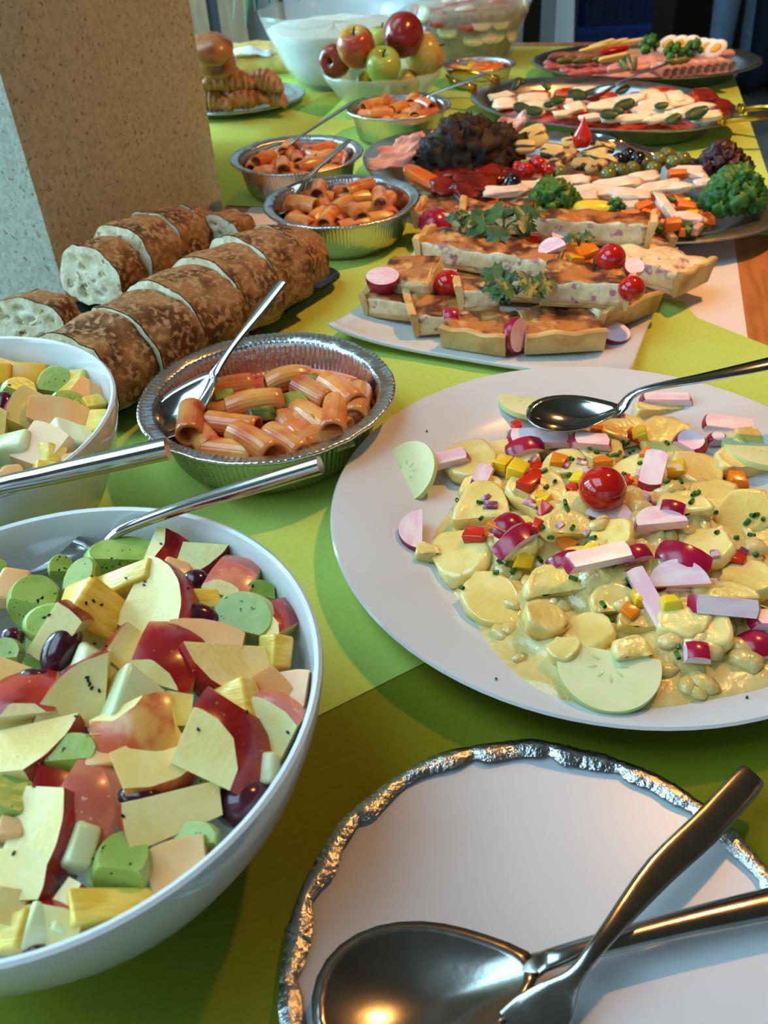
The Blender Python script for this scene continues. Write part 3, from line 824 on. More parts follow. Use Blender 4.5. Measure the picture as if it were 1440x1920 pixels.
F1 = [('K', 232, 1030, 150, 78, -6, 'h'), ('K', 150, 1078, 62, 92, 8), ('K', 66, 1106, 96, 88, 0), ('K', 96, 1160, 108, 72, -10, 'h'), ('K', 114, 1058, 44, 44, 0), ('K', 462, 1150, 140, 100, 25, 'h'),
      ('K', 492, 1103, 62, 40, 10), ('K', 232, 1600, 112, 112, 0), ('K', 22, 1482, 84, 112, 0), ('K', 132, 1402, 112, 78, -12), ('K', 8, 1218, 62, 54, 0), ('K', 362, 1566, 100, 60, 0), ('K', -6, 1072, 44, 64, 0),
      ('P', 190, 1138, 100, 122, 12), ('P', 218, 1088, 142, 54, -8), ('P', 415, 1325, 118, 98, -8), ('P', 530, 1222, 62, 80, 0), ('P', 220, 1690, 165, 80, -16), ('P', 16, 1746, 84, 84, 0), ('P', 386, 1122, 66, 40, -10),
      ('W', 185, 1252, 116, 92, 25), ('W', 284, 1316, 152, 106, 8), ('W', 158, 1582, 66, 104, 10), ('W', 138, 1722, 64, 70, 30), ('W', 482, 1440, 70, 60, 0), ('W', 92, 1745, 84, 84, 10),
      ('C', 385, 1190, 144, 68, 10, 's'), ('C', 22, 1094, 56, 78, 10), ('C', 330, 1612, 112, 84, -20, 's'), ('C', 500, 1292, 84, 88, 50, 's'), ('C', 546, 1308, 62, 118, 0, 's'), ('C', 330, 1062, 66, 34, 10),
      ('C', 190, 1418, 66, 40, -15), ('C', 20, 1550, 60, 40, 0),
      ('G', 108, 1206, 66, 108, 20), ('G', 366, 1150, 88, 54, 10), ('G', 366, 1086, 58, 54, 0), ('G', 20, 1186, 44, 42, 0), ('G', 452, 1490, 112, 98, -20), ('G', 62, 1262, 62, 40, -10), ('G', 252, 1492, 90, 50, 0), ('G', 60, 1828, 60, 30, 0),
      ('A', 312, 1238, 126, 92, 18, 'fu'), ('A', 430, 1240, 158, 76, -8, 'ld'), ('A', 238, 1214, 72, 82, 30, 'l'), ('A', 106, 1190, 62, 112, 40, 'u'), ('A', 46, 1308, 118, 92, -16, 'uf'), ('A', 150, 1310, 102, 108, -10, 'ul'),
      ('A', 52, 1392, 136, 84, -10, 'rd'), ('A', 250, 1376, 148, 104, -24, 'fdO'), ('A', 292, 1432, 132, 106, -30, 'dO'), ('A', 408, 1412, 152, 108, 28, 'fur'), ('A', 495, 1368, 106, 118, 34, 'uP'),
      ('A', 320, 1524, 184, 82, -22, 'l'), ('A', 176, 1496, 118, 152, 22, 'fP'), ('A', 76, 1556, 128, 152, 10, 'r'), ('A', 46, 1638, 104, 86, -4, 'r'), ('A', 92, 1738, 112, 92, 10, 'u'), ('A', 370, 1042, 72, 54, 14, 'rd'),
      ('A', 316, 1030, 52, 62, 10, 'rf'), ('A', 538, 1152, 66, 78, 50, 'uf'), ('A', 120, 1690, 44, 84, 30, 'r'), ('A', 104, 1462, 76, 44, 0, 'f'), ('A', 436, 1086, 84, 60, 15, 'fuP'), ('A', 290, 1126, 112, 128, 25, 'ru'),
      ('A', 38, 1700, 96, 64, 10, 'uO'), ('A', 20, 1266, 78, 62, 0, 'lO'), ('A', 205, 1362, 60, 60, 0, 'dO'), ('A', 330, 1328, 60, 60, 0, 'l')]
fruit1 = fill_bowl(B1, BR1, F1, lambda r: 0.088 + 0.018 * max(0, 1 - (r / 0.105) ** 2), 'in the fruit bowl beside the foil lid', 'in the bowl beside the foil lid', 100, 34)
F2 = [('M', 72, 680, 112, 62, -8), ('P', 8, 660, 52, 44, 0), ('K', 104, 712, 68, 72, 12), ('K', 38, 722, 66, 50, -10), ('A', 42, 762, 58, 76, 10, 'l'), ('C', 176, 736, 66, 62, 30, 's'), ('C', 106, 770, 108, 62, 5, 's'),
      ('P', 176, 750, 48, 36, -35), ('W', 150, 806, 82, 64, -20), ('W', 14, 824, 72, 68, 10), ('C', 74, 832, 82, 96, 25, 's'), ('G', 0, 758, 44, 64, 0), ('C', 134, 856, 62, 46, -20), ('P', 104, 850, 50, 48, 0), ('P', 142, 712, 52, 60, 0),
      ('P', 188, 784, 44, 52, 0), ('K', 134, 746, 70, 36, 0), ('C', 18, 890, 72, 52, 0), ('P', 90, 880, 60, 40, 0), ('A', -30, 790, 80, 80, 0, 'u'), ('W', -50, 700, 80, 80, 10), ('K', -60, 850, 80, 80, 10), ('M', -10, 700, 60, 50, 0), ('A', 2, 690, 56, 40, 0, 'dl')]
fruit2 = fill_bowl(B2, BR2, F2, lambda r: 0.082 + 0.012 * max(0, 1 - (r / 0.1) ** 2), 'in the fruit bowl next to the bread', 'in the bowl next to the bread', 300, 26)
t1 = bvh(fruit1)
seeds = []
rnd = random.Random(8)
for px, py in [(161, 1131), (175, 1127), (190, 1134), (172, 1081), (272, 1091), (270, 1097), (236, 1084), (353, 1103), (163, 1270), (165, 1276), (172, 1290), (186, 1295), (143, 1344), (372, 1368), (540, 1373), (474, 1099), (83, 1158),
               (92, 1153), (178, 1206), (200, 1212), (168, 1283), (302, 1020), (463, 1335), (230, 1530), (176, 1610), (26, 1600), (18, 722)]:
    p, nn_ = hit(t1 if py > 760 else bvh(fruit2), px, py, 0.09)
    seeds.append(xf(blob(1, (0.0011, 0.0006, 0.0005), 0), frame(p + nn_ * 0.0003, (rnd.uniform(-1, 1), rnd.uniform(-1, 1), 0.1), nn_)))
ob('loose_kiwi_seeds', join(*seeds), SEED, kind='stuff', label='tiny black kiwi seeds scattered over the cut fruit', cat='seeds')

# ------------------------------------------------------------------ potato salad
POTATO = mat('potato_flesh', (240, 218, 138), (230, 202, 112), scale=30, rough=0.22, sss=0.2, bump=0.55, bscale=170, coat=0.6, hue=0.05)
DRESS = mat('creamy_dressing', (228, 204, 134), (218, 190, 112), scale=45, rough=0.14, sss=0.2, bump=0.7, bscale=170, coat=0.7)
RADW = mat('radish_flesh', (240, 216, 216), (234, 190, 200), scale=40, rough=0.3, sss=0.2, stretch=(1, 3, 3))
RADR = mat('radish_skin', (170, 20, 58), (146, 14, 46), scale=60, rough=0.25, coat=0.2)
CUCF = mat('cucumber_flesh', (232, 232, 182), (220, 226, 160), scale=45, rough=0.2, sss=0.35, lo=0.35, hi=0.65, coat=0.3)
CUCE = mat('cucumber_edge', (206, 218, 142), rough=0.3, sss=0.3)
TOM = mat('tomato_skin', (186, 26, 14), (172, 18, 12), scale=20, rough=0.1, coat=0.4, sss=0.1)
PEPR = mat('red_pepper', (206, 44, 20), rough=0.2, coat=0.3, sss=0.1)
PEPO = mat('orange_pepper', (232, 126, 20), rough=0.2, coat=0.3, sss=0.1)
PEPY = mat('yellow_pepper', (238, 196, 30), rough=0.2, coat=0.3, sss=0.1)
CHIVE = mat('chive', (44, 92, 30), (62, 112, 40), scale=200, rough=0.35)
ONION = mat('red_onion', (206, 170, 180), (130, 60, 92), scale=120, rough=0.3, lo=0.45, hi=0.6)
SC0 = P(1185, 1015, 0.03)
def mound(x, y):
    dx, dy = x - SC0.x, y - SC0.y
    a = math.atan2(dy, dx)
    R = 0.119 * (1 + 0.05 * math.sin(3 * a + 1.0) + 0.04 * math.sin(5 * a)) 
    t_ = math.hypot(dx, dy) / R
    return t_, R
def mound_z(x, y):
    t_, R = mound(x, y)
    r = math.hypot(x - PLATE_C.x, y - PLATE_C.y)
    base = 0.0070 if r < 0.108 else 0.0074 + (r - 0.108) * 0.26
    if t_ >= 1: return base
    h = 0.036 * (1 - t_ ** 2) ** 0.95
    q = Vector((x, y, 0)) * 42
    return base + h * (0.8 + 0.5 * noise.noise(q) + 0.18 * noise.noise(q * 2.7)) + 0.0015 * noise.noise(Vector((x, y, 3)) * 180) * (1 - t_)
vv, ff = [], []
NA, NR = 96, 30
for i in range(NR + 1):
    for j in range(NA):
        a = 2 * math.pi * j / NA; t_ = i / NR
        _, R = mound(SC0.x + math.cos(a), SC0.y + math.sin(a))
        x, y = SC0.x + math.cos(a) * R * t_, SC0.y + math.sin(a) * R * t_
        vv.append(Vector((x, y, mound_z(x, y) + (0.0006 if t_ < 0.99 else -0.0006))))
for i in range(NR):
    for j in range(NA):
        k_ = (j + 1) % NA
        ff.append([i * NA + j, (i + 1) * NA + j, (i + 1) * NA + k_, i * NA + k_] if i else [0, NA + j, NA + k_])
rnd = random.Random(77)
lumps = [(vv, ff)]
for i in range(110):                              # mashed potato crumbs in the dressing
    a = rnd.uniform(0, 6.2832); _, R = mound(SC0.x + math.cos(a), SC0.y + math.sin(a)); r = R * 0.93 * math.sqrt(rnd.random())
    x, y = SC0.x + r * math.cos(a), SC0.y + r * math.sin(a); s_ = rnd.uniform(0.003, 0.0075)
    lumps.append(xf(blob(2, (s_ * rnd.uniform(1, 1.6), s_, s_ * 0.7), 0.35, 1.6, i), Matrix.Translation((x, y, mound_z(x, y) + s_ * 0.15)) @ Matrix.Rotation(rnd.uniform(0, 3), 4, 'Z')))
vv, ff = join(*lumps)
dress = ob('potato_salad_dressing', (vv, ff), DRESS, smooth='all', kind='stuff', label='creamy dressing and mashed bits of the potato salad', cat='dressing')
tm = bvh([dress])
def potato_vf(a, b, th, seed):
    v, f = ico(3); out = []
    off = Vector((seed * 1.7, seed * 0.9, seed * 2.3))
    for c in v:
        z = math.copysign(min(1, abs(c.z) * 1.9), c.z)
        rr = math.hypot(c.x, c.y); k_ = (rr ** 0.55 / max(rr, 1e-4)) if rr > 1e-4 else 1
        kk = 1 + 0.30 * noise.noise(Vector((c.x, c.y, 0)) * 1.3 + off) + 0.10 * noise.noise(Vector((c.x, c.y, 0)) * 3.5 + off)
        out.append(Vector((c.x * k_ * a * kk, c.y * k_ * b * kk, z * th * 0.5 * (1 + 0.2 * noise.noise(c * 2 + off)) + 0.06 * a * (c.x * c.x - c.y * c.y) + 0.0012 * noise.noise(c * 3.5 + off) + 0.0005 * noise.noise(c * 9 + off))))
    if seed % 3 == 1:                                # some are halved
        out = [Vector((p.x, max(p.y, -0.25 * b + 0.12 * p.x), p.z)) for p in out]
    return out, f
PT = [(882, 868, 120, 95, 0), (900, 968, 118, 135, 10), (862, 1040, 120, 120, 0), (920, 1128, 118, 122, -30), (1040, 1108, 128, 96, 0), (1102, 1196, 120, 84, 10), (1010, 930, 120, 100, 0), (1060, 890, 110, 90, 20),
      (1250, 825, 120, 105, 0), (1310, 885, 110, 100, 30), (1392, 878, 120, 100, 0), (1280, 1170, 110, 70, -10), (1330, 1180, 80, 92, 0), (1150, 1140, 100, 80, 0), (1400, 1092, 110, 90, 0), (1330, 1030, 110, 90, 0),
      (1060, 1000, 110, 90, 0), (1150, 1060, 110, 90, 0), (1390, 968, 120, 90, 0), (1280, 965, 110, 90, 0), (1160, 806, 120, 70, 0), (1092, 806, 90, 66, 0), (1236, 776, 100, 52, 0), (1340, 935, 100, 80, 0),
      (1440, 1010, 110, 90, 0), (1225, 1085, 110, 80, 0), (970, 1010, 100, 90, 0), (1020, 1165, 100, 66, 0), (1185, 1232, 80, 66, 0), (1085, 955, 80, 70, 0), (960, 860, 110, 80, 0), (1020, 845, 100, 70, 0), (1200, 890, 100, 80, 0),
      (1150, 1010, 90, 80, 0), (1370, 1130, 100, 70, 0), (1440, 1180, 100, 80, 0), (1490, 1090, 120, 100, 0), (1500, 960, 120, 90, 0), (1130, 850, 100, 70, 0), (905, 920, 90, 60, 0), (1090, 1060, 90, 70, 0), (1420, 830, 110, 60, 0),
      (940, 940, 70, 60, 30), (1190, 1180, 80, 60, 10), (1060, 1225, 70, 50, 0), (1270, 1060, 80, 70, 0), (800, 1045, 50, 44, 0)]
pots = []
rnd = random.Random(21)
for i, (px, py, wp, hp_, an) in enumerate(PT):
    p, nn_ = hit(tm, px, py, 0.014)
    s_ = pxm(p)
    nn_ = (nn_ * 0.55 + Z * 0.7 + Vector((rnd.uniform(-.22, .22), rnd.uniform(-.3, .1), 0))).normalized()
    a_, b_ = wp * s_ * 0.5, hp_ * s_ * 0.5 * 1.3
    mw = frame(p + nn_ * 0.0010, RIGHT * math.cos(math.radians(an)) - UP * math.sin(math.radians(an)), nn_)
    pots.append(ob('potato_slice', potato_vf(a_ * 0.92, b_ * 0.92, 0.0095, i), POTATO, mw=mw, smooth='all', label='%s %s boiled potato slice in the creamy potato salad' % ('large' if max(a_, b_) > 0.0205 else 'small', 'halved' if i % 3 == 1 else 'round'), cat='potato', group='%s %s potato slices' % ('large' if max(a_, b_) > 0.0205 else 'small', 'halved' if i % 3 == 1 else 'round')))
tm = bvh([dress] + pots)
def onto(px, py, sink=0.0, z=0.014): 
    p, nn_ = hit(tm, px, py, z)
    nn_ = (nn_ + Z).normalized()
    return p - nn_ * sink, nn_
# cucumber slices
def cucumber(px, py, R, nrm, ang, cut, label, on_plate=False):
    p, _ = hit(bvh([plate, dress]), px, py, 0.014) if on_plate else onto(px, py)
    planes = [(Vector((0, 0, 0.002)), Z), (Vector((0, 0, -0.0022)), -Z)]
    if cut: planes.append((Vector((0, cut * R, 0)), Vector((0, 1 if cut > 0 else -1, 0))))
    a, b = cutsphere(1.0, (0, 0, 0), planes, 4, (R, R, R * 0.9))
    mw = frame(p + Vector(nrm).normalized() * 0.003, RIGHT * math.cos(math.radians(ang)) - UP * math.sin(math.radians(ang)), nrm)
    o = put_two('cucumber_slice', mw, a, b, CUCE, CUCF, label=label, cat='cucumber')
    sd_ = []
    for k_ in range(9):
        aa = k_ * 0.7; sd_.append(xf(blob(1, (0.0028, 0.0009, 0.0003), 0), Matrix.Rotation(aa, 4, 'Z') @ Matrix.Translation((0.0075 + 0.001 * (k_ % 2), 0, 0.002))))
    sd_ = [q for q in sd_ if not cut or all(v.y * (1 if cut > 0 else -1) < abs(cut) * R for v in q[0])]
    ob('seeds', join(*sd_), CUCE, o, kind='stuff')
    return o
cucumber(766, 892, 0.0250, Vector((-0.55, -0.30, 0.75)), 35, 0, 'pale green cucumber slice propped against the potatoes towards the foil tray')
cucumber(992, 762, 0.024, Vector((0.1, 0.05, 1)), 20, 0, 'pale green cucumber slice under the spoon on the potato salad')
cucumber(1140, 1254, 0.0262, Vector((-0.05, -0.22, 1)), 18, 0.3, 'pale green cucumber slice at the potato salad edge facing the foil lid', True)
cucumber(1425, 850, 0.027, Vector((0.1, 0.1, 1)), 0, 0, 'pale green cucumber slice at the potato salad edge below the spoon handle')
# radish pieces: cut from a ball, red skin where the ball's surface is left
def radish_vf(L_, W_, D_, kind, seed):
    rnd = random.Random(seed)
    if kind == 's':                                    # stick with both ends skin
        R = L_ / 2 / 0.893
        pl_ = [(Vector((0, W_ / 2, 0)), Vector((0, 1, rnd.uniform(-.1, .1)))), (Vector((0, -W_ / 2, 0)), Vector((0, -1, 0))), (Vector((0, 0, D_ / 2)), Z), (Vector((0, 0, -D_ / 2)), -Z)]
        c = (0, 0, -R * 0.45)
    elif kind == 'h':                                  # half round slice
        R = L_ / 2
        pl_ = [(Vector((0, -W_ * 0.35, 0)), Vector((0, -1, 0))), (Vector((0, 0, D_ / 2)), Z), (Vector((0, 0, -D_ / 2)), -Z)]
        c = (0, W_ * 0.65 - R, 0)
    elif kind in 'db':
        R = L_ / 2; n_ = 28
        pr = [(R * 0.93, D_ / 2), (R, D_ * 0.2), (R, -D_ * 0.2), (R * 0.93, -D_ / 2)] if kind == 'd' else [(R * 0.96, D_ * 0.3), (R, 0), (R * 0.9, -R * 0.42), (R * 0.6, -R * 0.78), (R * 0.25, -R * 0.96), (R * 0.03, -R)]
        sk = lathe(pr, n_, cap0=False, cap1=False)
        ring = lambda z: [Vector((pr[0][0] * math.cos(6.2832 * j / n_), pr[0][0] * math.sin(6.2832 * j / n_), z)) for j in range(n_)]
        fl_ = (ring(D_ / 2 if kind == 'd' else D_ * 0.3), [list(range(n_))])
        if kind == 'd': fl_ = join(fl_, (ring(-D_ / 2), [list(range(n_))[::-1]]))
        return sk, fl_
    elif kind == 'D':                                  # full disc
        R = L_ / 2; c = (0, 0, 0)
        pl_ = [(Vector((0, 0, D_ / 2)), Z), (Vector((0, 0, -D_ / 2)), -Z)]
    elif kind == 'b':                                  # half ball, cut face up
        R = L_ / 2; c = (0, 0, 0); pl_ = [(Vector((0, 0, D_ * 0.3)), Z)]
    else:                                              # skin side up
        R = max(L_ * 0.62, 0.013)
        pl_ = [(Vector((L_ / 2, 0, 0)), Vector((1, 0, 0.2))), (Vector((-L_ / 2, 0, 0)), Vector((-1, 0, 0.2))), (Vector((0, W_ / 2, 0)), Vector((0, 1, 0))), (Vector((0, -W_ / 2, 0)), Vector((0, -1, 0))), (Vector((0, 0, -D_ / 2)), -Z)]
        c = (0, 0, D_ / 2 - R)
    return cutsphere(R, c, [(p, n.normalized()) for p, n in pl_], 3)
RKIND = {'s': ('radish_stick', 'pinkish white radish stick with red ends'), 'h': ('radish_slice', 'half round radish slice with red skin rim'), 'k': ('radish_piece', 'radish piece lying red skin side up'),
         'd': ('radish_slice', 'round radish slice with red rim'), 'b': ('radish_half', 'halved red radish with its cut face up')}
def put_radish(x0, y0, x1, y1, wpx, kind, where, group=None, tree=None, lift_=0.002, dth=None, tilt=None):
    px, py = (x0 + x1) / 2, (y0 + y1) / 2
    p, nn_ = hit(tree or tm, px, py, 0.014); nn_ = (nn_ * 0.7 + Z * 0.6 + (CAM - p).normalized() * 0.3).normalized()
    if tilt is not None: nn_ = Vector(tilt).normalized()
    s_ = pxm(p)
    dirn = RIGHT * (x1 - x0) - UP * (y1 - y0)
    n1 = nn_
    d3 = dirn - n1 * dirn.dot(n1)
    L_ = math.hypot(x1 - x0, y1 - y0) * s_ * min(1.35, dirn.length / max(d3.length, 1e-6))
    W_ = wpx * s_; D_ = dth or (min(W_ * 0.75, 0.006) if kind != 'k' else min(W_ * 0.8, 0.007))
    a, b = radish_vf(L_, W_, D_, kind, int(px))
    nm, lb = RKIND[kind]
    o = ob(nm, b, RADW, mw=frame(p + n1 * (lift_ + D_ * 0.25), d3, n1), smooth=False, label=lb + ' ' + where, cat='radish', group=group)
    for q in comps(a): ob('skin', q, RADR, o, smooth='all')
    return o
RD = [(952, 826, 1068, 830, 42, 's'), (946, 850, 1022, 832, 32, 'k'), (1068, 832, 1144, 836, 30, 's'), (804, 880, 878, 854, 30, 's'), (896, 922, 912, 874, 30, 's'), (1232, 846, 1216, 926, 40, 's'), (1204, 746, 1292, 764, 24, 's'),
      (1324, 786, 1406, 820, 34, 's'), (1275, 815, 1312, 852, 36, 's'), (1108, 952, 1188, 990, 46, 'h'), (1184, 992, 1282, 976, 50, 'h'), (1060, 1074, 1182, 1030, 36, 's'), (1028, 1066, 1084, 1044, 26, 'k'), (1164, 1056, 1216, 1034, 30, 'k'),
      (1240, 1020, 1322, 1074, 44, 'k'), (1212, 1085, 1326, 1085, 52, 'h'), (1196, 1072, 1242, 1188, 34, 's'), (1230, 1106, 1350, 1106, 30, 's'), (1292, 1130, 1420, 1142, 34, 's'), (1404, 1168, 1470, 1172, 34, 's'),
      (1386, 1222, 1450, 1204, 60, 'k'), (928, 1056, 1010, 974, 34, 'k'), (930, 1008, 972, 966, 36, 'k'), (776, 1040, 776, 966, 46, 'h'), (1284, 1226, 1326, 1232, 36, 'k'), (1326, 826, 1362, 832, 22, 's'), (1242, 950, 1278, 968, 26, 'k')]
rads = [put_radish(*q, 'on the potato salad', {'s': 'radish sticks on the potato salad', 'h': 'half radish slices on the potato salad', 'k': 'skin-up radish pieces on the potato salad'}[q[5]]) for q in RD]
# pepper dice
def dice(px, py, s, m, colr):
    p, nn_ = onto(px, py)
    rnd = random.Random(px * 7 + py)
    q = s * pxm(p)
    ob(colr + '_pepper_dice', lump(q * 1.2, q, q * 0.7, px, 0.12, 0.16, 0.03), m, mw=frame(p + nn_ * q * 0.15, (rnd.uniform(-1, 1), rnd.uniform(-1, 1), 0), nn_),
       label='small diced piece of %s bell pepper on the potato salad' % colr, cat='pepper', group='%s pepper dice on the potato salad' % colr)
for px, py, s in [(892, 1008, 36), (992, 908, 34), (1004, 892, 26), (1022, 958, 24), (1026, 802, 30), (1074, 918, 24), (1384, 1052, 28), (968, 800, 18), (1000, 878, 24), (1178, 900, 18), (1080, 790, 20), (1010, 985, 20), (1190, 820, 18)]: dice(px, py, s, PEPR, 'red')
for px, py, s in [(1056, 1016, 34), (1118, 812, 22), (1126, 868, 30), (1196, 910, 26), (1380, 906, 34), (934, 990, 34), (1180, 1150, 26), (1046, 866, 26), (1188, 812, 18), (960, 880, 24), (1210, 850, 20), (1075, 800, 18)]: dice(px, py, s, PEPO, 'orange')
for px, py, s in [(974, 884, 36), (940, 872, 30), (1024, 942, 24), (1110, 1034, 28), (1256, 1134, 38), (1200, 1124, 32), (1020, 936, 22), (1085, 900, 26), (980, 1052, 30), (1270, 880, 28), (1200, 815, 26)]: dice(px, py, s, PEPY, 'yellow')
# red onion bits
for i, (px, py) in enumerate([(920, 948), (912, 934), (995, 945), (1020, 855), (1040, 845), (1000, 862), (1158, 778), (1090, 868), (1100, 885), (1200, 890), (1210, 930), (1340, 1040), (1392, 1035), (1098, 1000), (1050, 985), (1230, 945), (1300, 840), (1062, 872)]):
    p, nn_ = onto(px, py); rnd = random.Random(i)
    q = rnd.uniform(12, 22) * pxm(p)
    ob('onion_bit', lump(q * 1.3, q * 0.9, q * 0.4, i, 0.15, 0.2), ONION, mw=frame(p + nn_ * q * 0.1, (rnd.uniform(-1, 1), rnd.uniform(-1, 1), 0), nn_), label='tiny purple and white onion bit on the potato salad', cat='onion', group='onion bits on the potato salad')
# chives
cv = []
rnd = random.Random(4)
pts = [(902, 972), (900, 944), (866, 1104), (961, 1072), (950, 1060), (938, 1056), (1010, 955), (1018, 990), (1024, 915), (1020, 884), (1040, 905), (948, 884), (946, 858), (858, 940), (1046, 802), (1058, 808), (1104, 842), (1118, 850), (1150, 855), (1160, 852), (1170, 860), (1140, 858),
       (1188, 846), (1180, 850), (1170, 835), (1168, 828), (1178, 830), (1250, 832), (1072, 862), (1094, 866), (1066, 890), (1025, 935), (1175, 898), (1170, 890), (1256, 896), (1250, 905), (1276, 905), (1300, 928), (1308, 926), (1296, 942), (1340, 962), (1410, 968), (1418, 966),
       (1400, 980), (1430, 975), (1408, 1005), (1416, 1040), (1112, 1010), (1018, 990), (1072, 992), (1032, 1008), (1100, 1024), (1150, 1062), (1178, 1092), (1184, 1096), (1176, 1088), (1074, 1086), (1130, 1135), (1146, 1166), (1270, 1212), (1430, 1145), (1060, 945), (1062, 955), (1140, 830),
       (1270, 1230), (1200, 870), (1380, 1010), (1344, 1000), (930, 1075), (1012, 1050), (800, 810), (1382, 1265), (930, 1275), (1400, 1310)]
for i, (px, py) in enumerate(pts):
    p, nn_ = hit(bvh([plate]) if i >= len(pts) - 4 else tm, px, py, 0.014)
    dr_ = Vector((rnd.uniform(-1, 1), rnd.uniform(-1, 1), rnd.uniform(-0.2, 0.5))).normalized()
    L_ = (rnd.uniform(0.0024, 0.0048) if i < len(pts) - 4 else 0.001); r_ = 0.0013 if i < len(pts) - 4 else 0.0007
    n_ = 8
    rings = [[(r_ * k_ * math.cos(6.2832 * j / n_), r_ * k_ * math.sin(6.2832 * j / n_), x) for j in range(n_)] for k_, x in ((0.7, -L_ / 2), (1, -L_ / 2), (1, L_ / 2), (0.7, L_ / 2), (0.65, -L_ / 2 * 0.9))]
    ob('chive_ring', loft(rings, True, False, False), CHIVE, mw=frame(p + (nn_ + Z).normalized() * 0.001, Z if abs(dr_.z) < 0.9 else Vector((1, 0, 0)), dr_), label='tiny cut green chive ring on the potato salad plate', cat='chive', group='chives on the potato salad')
# cherry tomato
def tomato(px, py, dpx, label, tree=None, z=0.03):
    p, nn_ = hit(tree or tm, px, py + dpx * 0.18, z)
    r_ = dpx * pxm(p) / 2
    c = p + Vector((0, 0, r_ * 0.62)); 
    d_ = ray(px, py); c = CAM + d_ * ((c - CAM).dot(F_AX))
    o = ob('cherry_tomato', blob(4, (r_, r_, r_ * 0.95), 0.02, 1.0, px), TOM, mw=c, smooth='all', label=label, cat='tomato')
    return o
tomato(1130, 917, 88, 'whole red cherry tomato in the middle of the potato salad')

# ------------------------------------------------------------------ bread
CRUST = mat('bread_crust', (88, 56, 32), (150, 108, 66), scale=34, rough=0.8, bump=1.0, bscale=75, lo=0.40, hi=0.60, c3=(172, 136, 94), s3=190, lo3=0.46, hi3=0.66, spec=0.2, detail=8)
CRUSTD = mat('bread_crust_dark', (74, 42, 24), (124, 76, 40), scale=30, rough=0.7, bump=1.0, bscale=70, spec=0.2, detail=6)
CRUMB = mat('bread_crumb', (224, 212, 178), (204, 186, 144), scale=70, rough=0.8, bump=0.9, bscale=130, c3=(150, 122, 84), s3=120, lo3=0.62, hi3=0.70, spec=0.2, detail=6)
def bread_slice(name, mw, W_, Hh, T, seed, label, taper=1.0, holes=True):
    """slice with its cut faces across local x; base at z = 0"""
    N_ = 40; rings = []
    off = Vector((seed * 2.3, seed, 0))
    def outline(k_, x, sx=1.0):
        ring = []
        for j in range(N_):
            a = 2 * math.pi * j / N_
            c, s_ = math.cos(a), math.sin(a)
            y = W_ / 2 * math.copysign(abs(c) ** 0.85, c) * k_
            z = Hh * (0.42 + (0.58 * abs(s_) ** 0.9 if s_ > 0 else -0.40 * abs(s_) ** 0.55) * k_)
            nse = 0.0035 * noise.noise(Vector((x * 30, math.cos(a) * 2.2, math.sin(a) * 2.2)) + off) + 0.0022 * noise.noise(Vector((x * 70, math.cos(a) * 7, math.sin(a) * 7)) + off)
            ring.append(Vector((x, y * sx + c * nse, max(0.0, z + s_ * nse))))
        return ring
    K = 8
    for i in range(K + 1):
        u = i / K; rings.append(outline(1 + (taper - 1) * u, -T / 2 + T * u))
    o = ob(name, loft(rings, True, False, False), CRUST, mw=mw, smooth='all', label=label, cat='bread', group='slices of the crusty loaves')
    rnd = random.Random(seed)
    for side, ring in ((-1, rings[0]), (1, rings[-1])):
        cen = sum(ring, Vector()) / N_
        vv, ff = [], []
        NR_ = 12
        pits = []
        if side < 0 and holes:
            for _ in range(16):
                a = rnd.uniform(0, 6.28); r = math.sqrt(rnd.random()) * 0.78
                pits.append((r * math.cos(a), r * math.sin(a), rnd.uniform(0.05, 0.13)))
        for i in range(NR_ + 1):
            for j in range(N_):
                t_ = i / NR_
                p = cen.lerp(ring[j], t_ * 0.985)
                aa = 2 * math.pi * j / N_
                dx_ = 0.0012 * noise.noise(p * 160 + off)
                for hx, hy, hr in pits:
                    dd_ = math.hypot(t_ * math.cos(aa) - hx, t_ * math.sin(aa) - hy) / hr
                    if dd_ < 1: dx_ -= 0.006 * (1 - dd_ * dd_)
                vv.append(Vector((p.x + side * (0.0006 + dx_ * (t_ < 0.97)), p.y, p.z)))
        for i in range(NR_):
            for j in range(N_):
                q = [i * N_ + j, (i + 1) * N_ + j, (i + 1) * N_ + (j + 1) % N_, i * N_ + (j + 1) % N_] if i else [0, N_ + j, N_ + (j + 1) % N_]
                ff.append(q if side > 0 else q[::-1])
        ob('crumb', (vv, ff), CRUMB, o, smooth='all')
    return o
def loaf(p0, p1, specs, where):
    d_ = (p1 - p0); d_.normalize()
    for s_, W_, Hh, T, lean, yaw, lat, tp_, label in specs:
        c = p0 + d_ * s_ + d_.cross(Z) * lat + Z * 0.0115
        mw = frame(c, d_, Z) @ Matrix.Rotation(math.radians(yaw), 4, 'Z') @ Matrix.Rotation(math.radians(lean), 4, 'Y')
        bread_slice('bread_slice', mw, W_, Hh, T, int(s_ * 1000) + int(lat * 500) + 7, label, tp_)
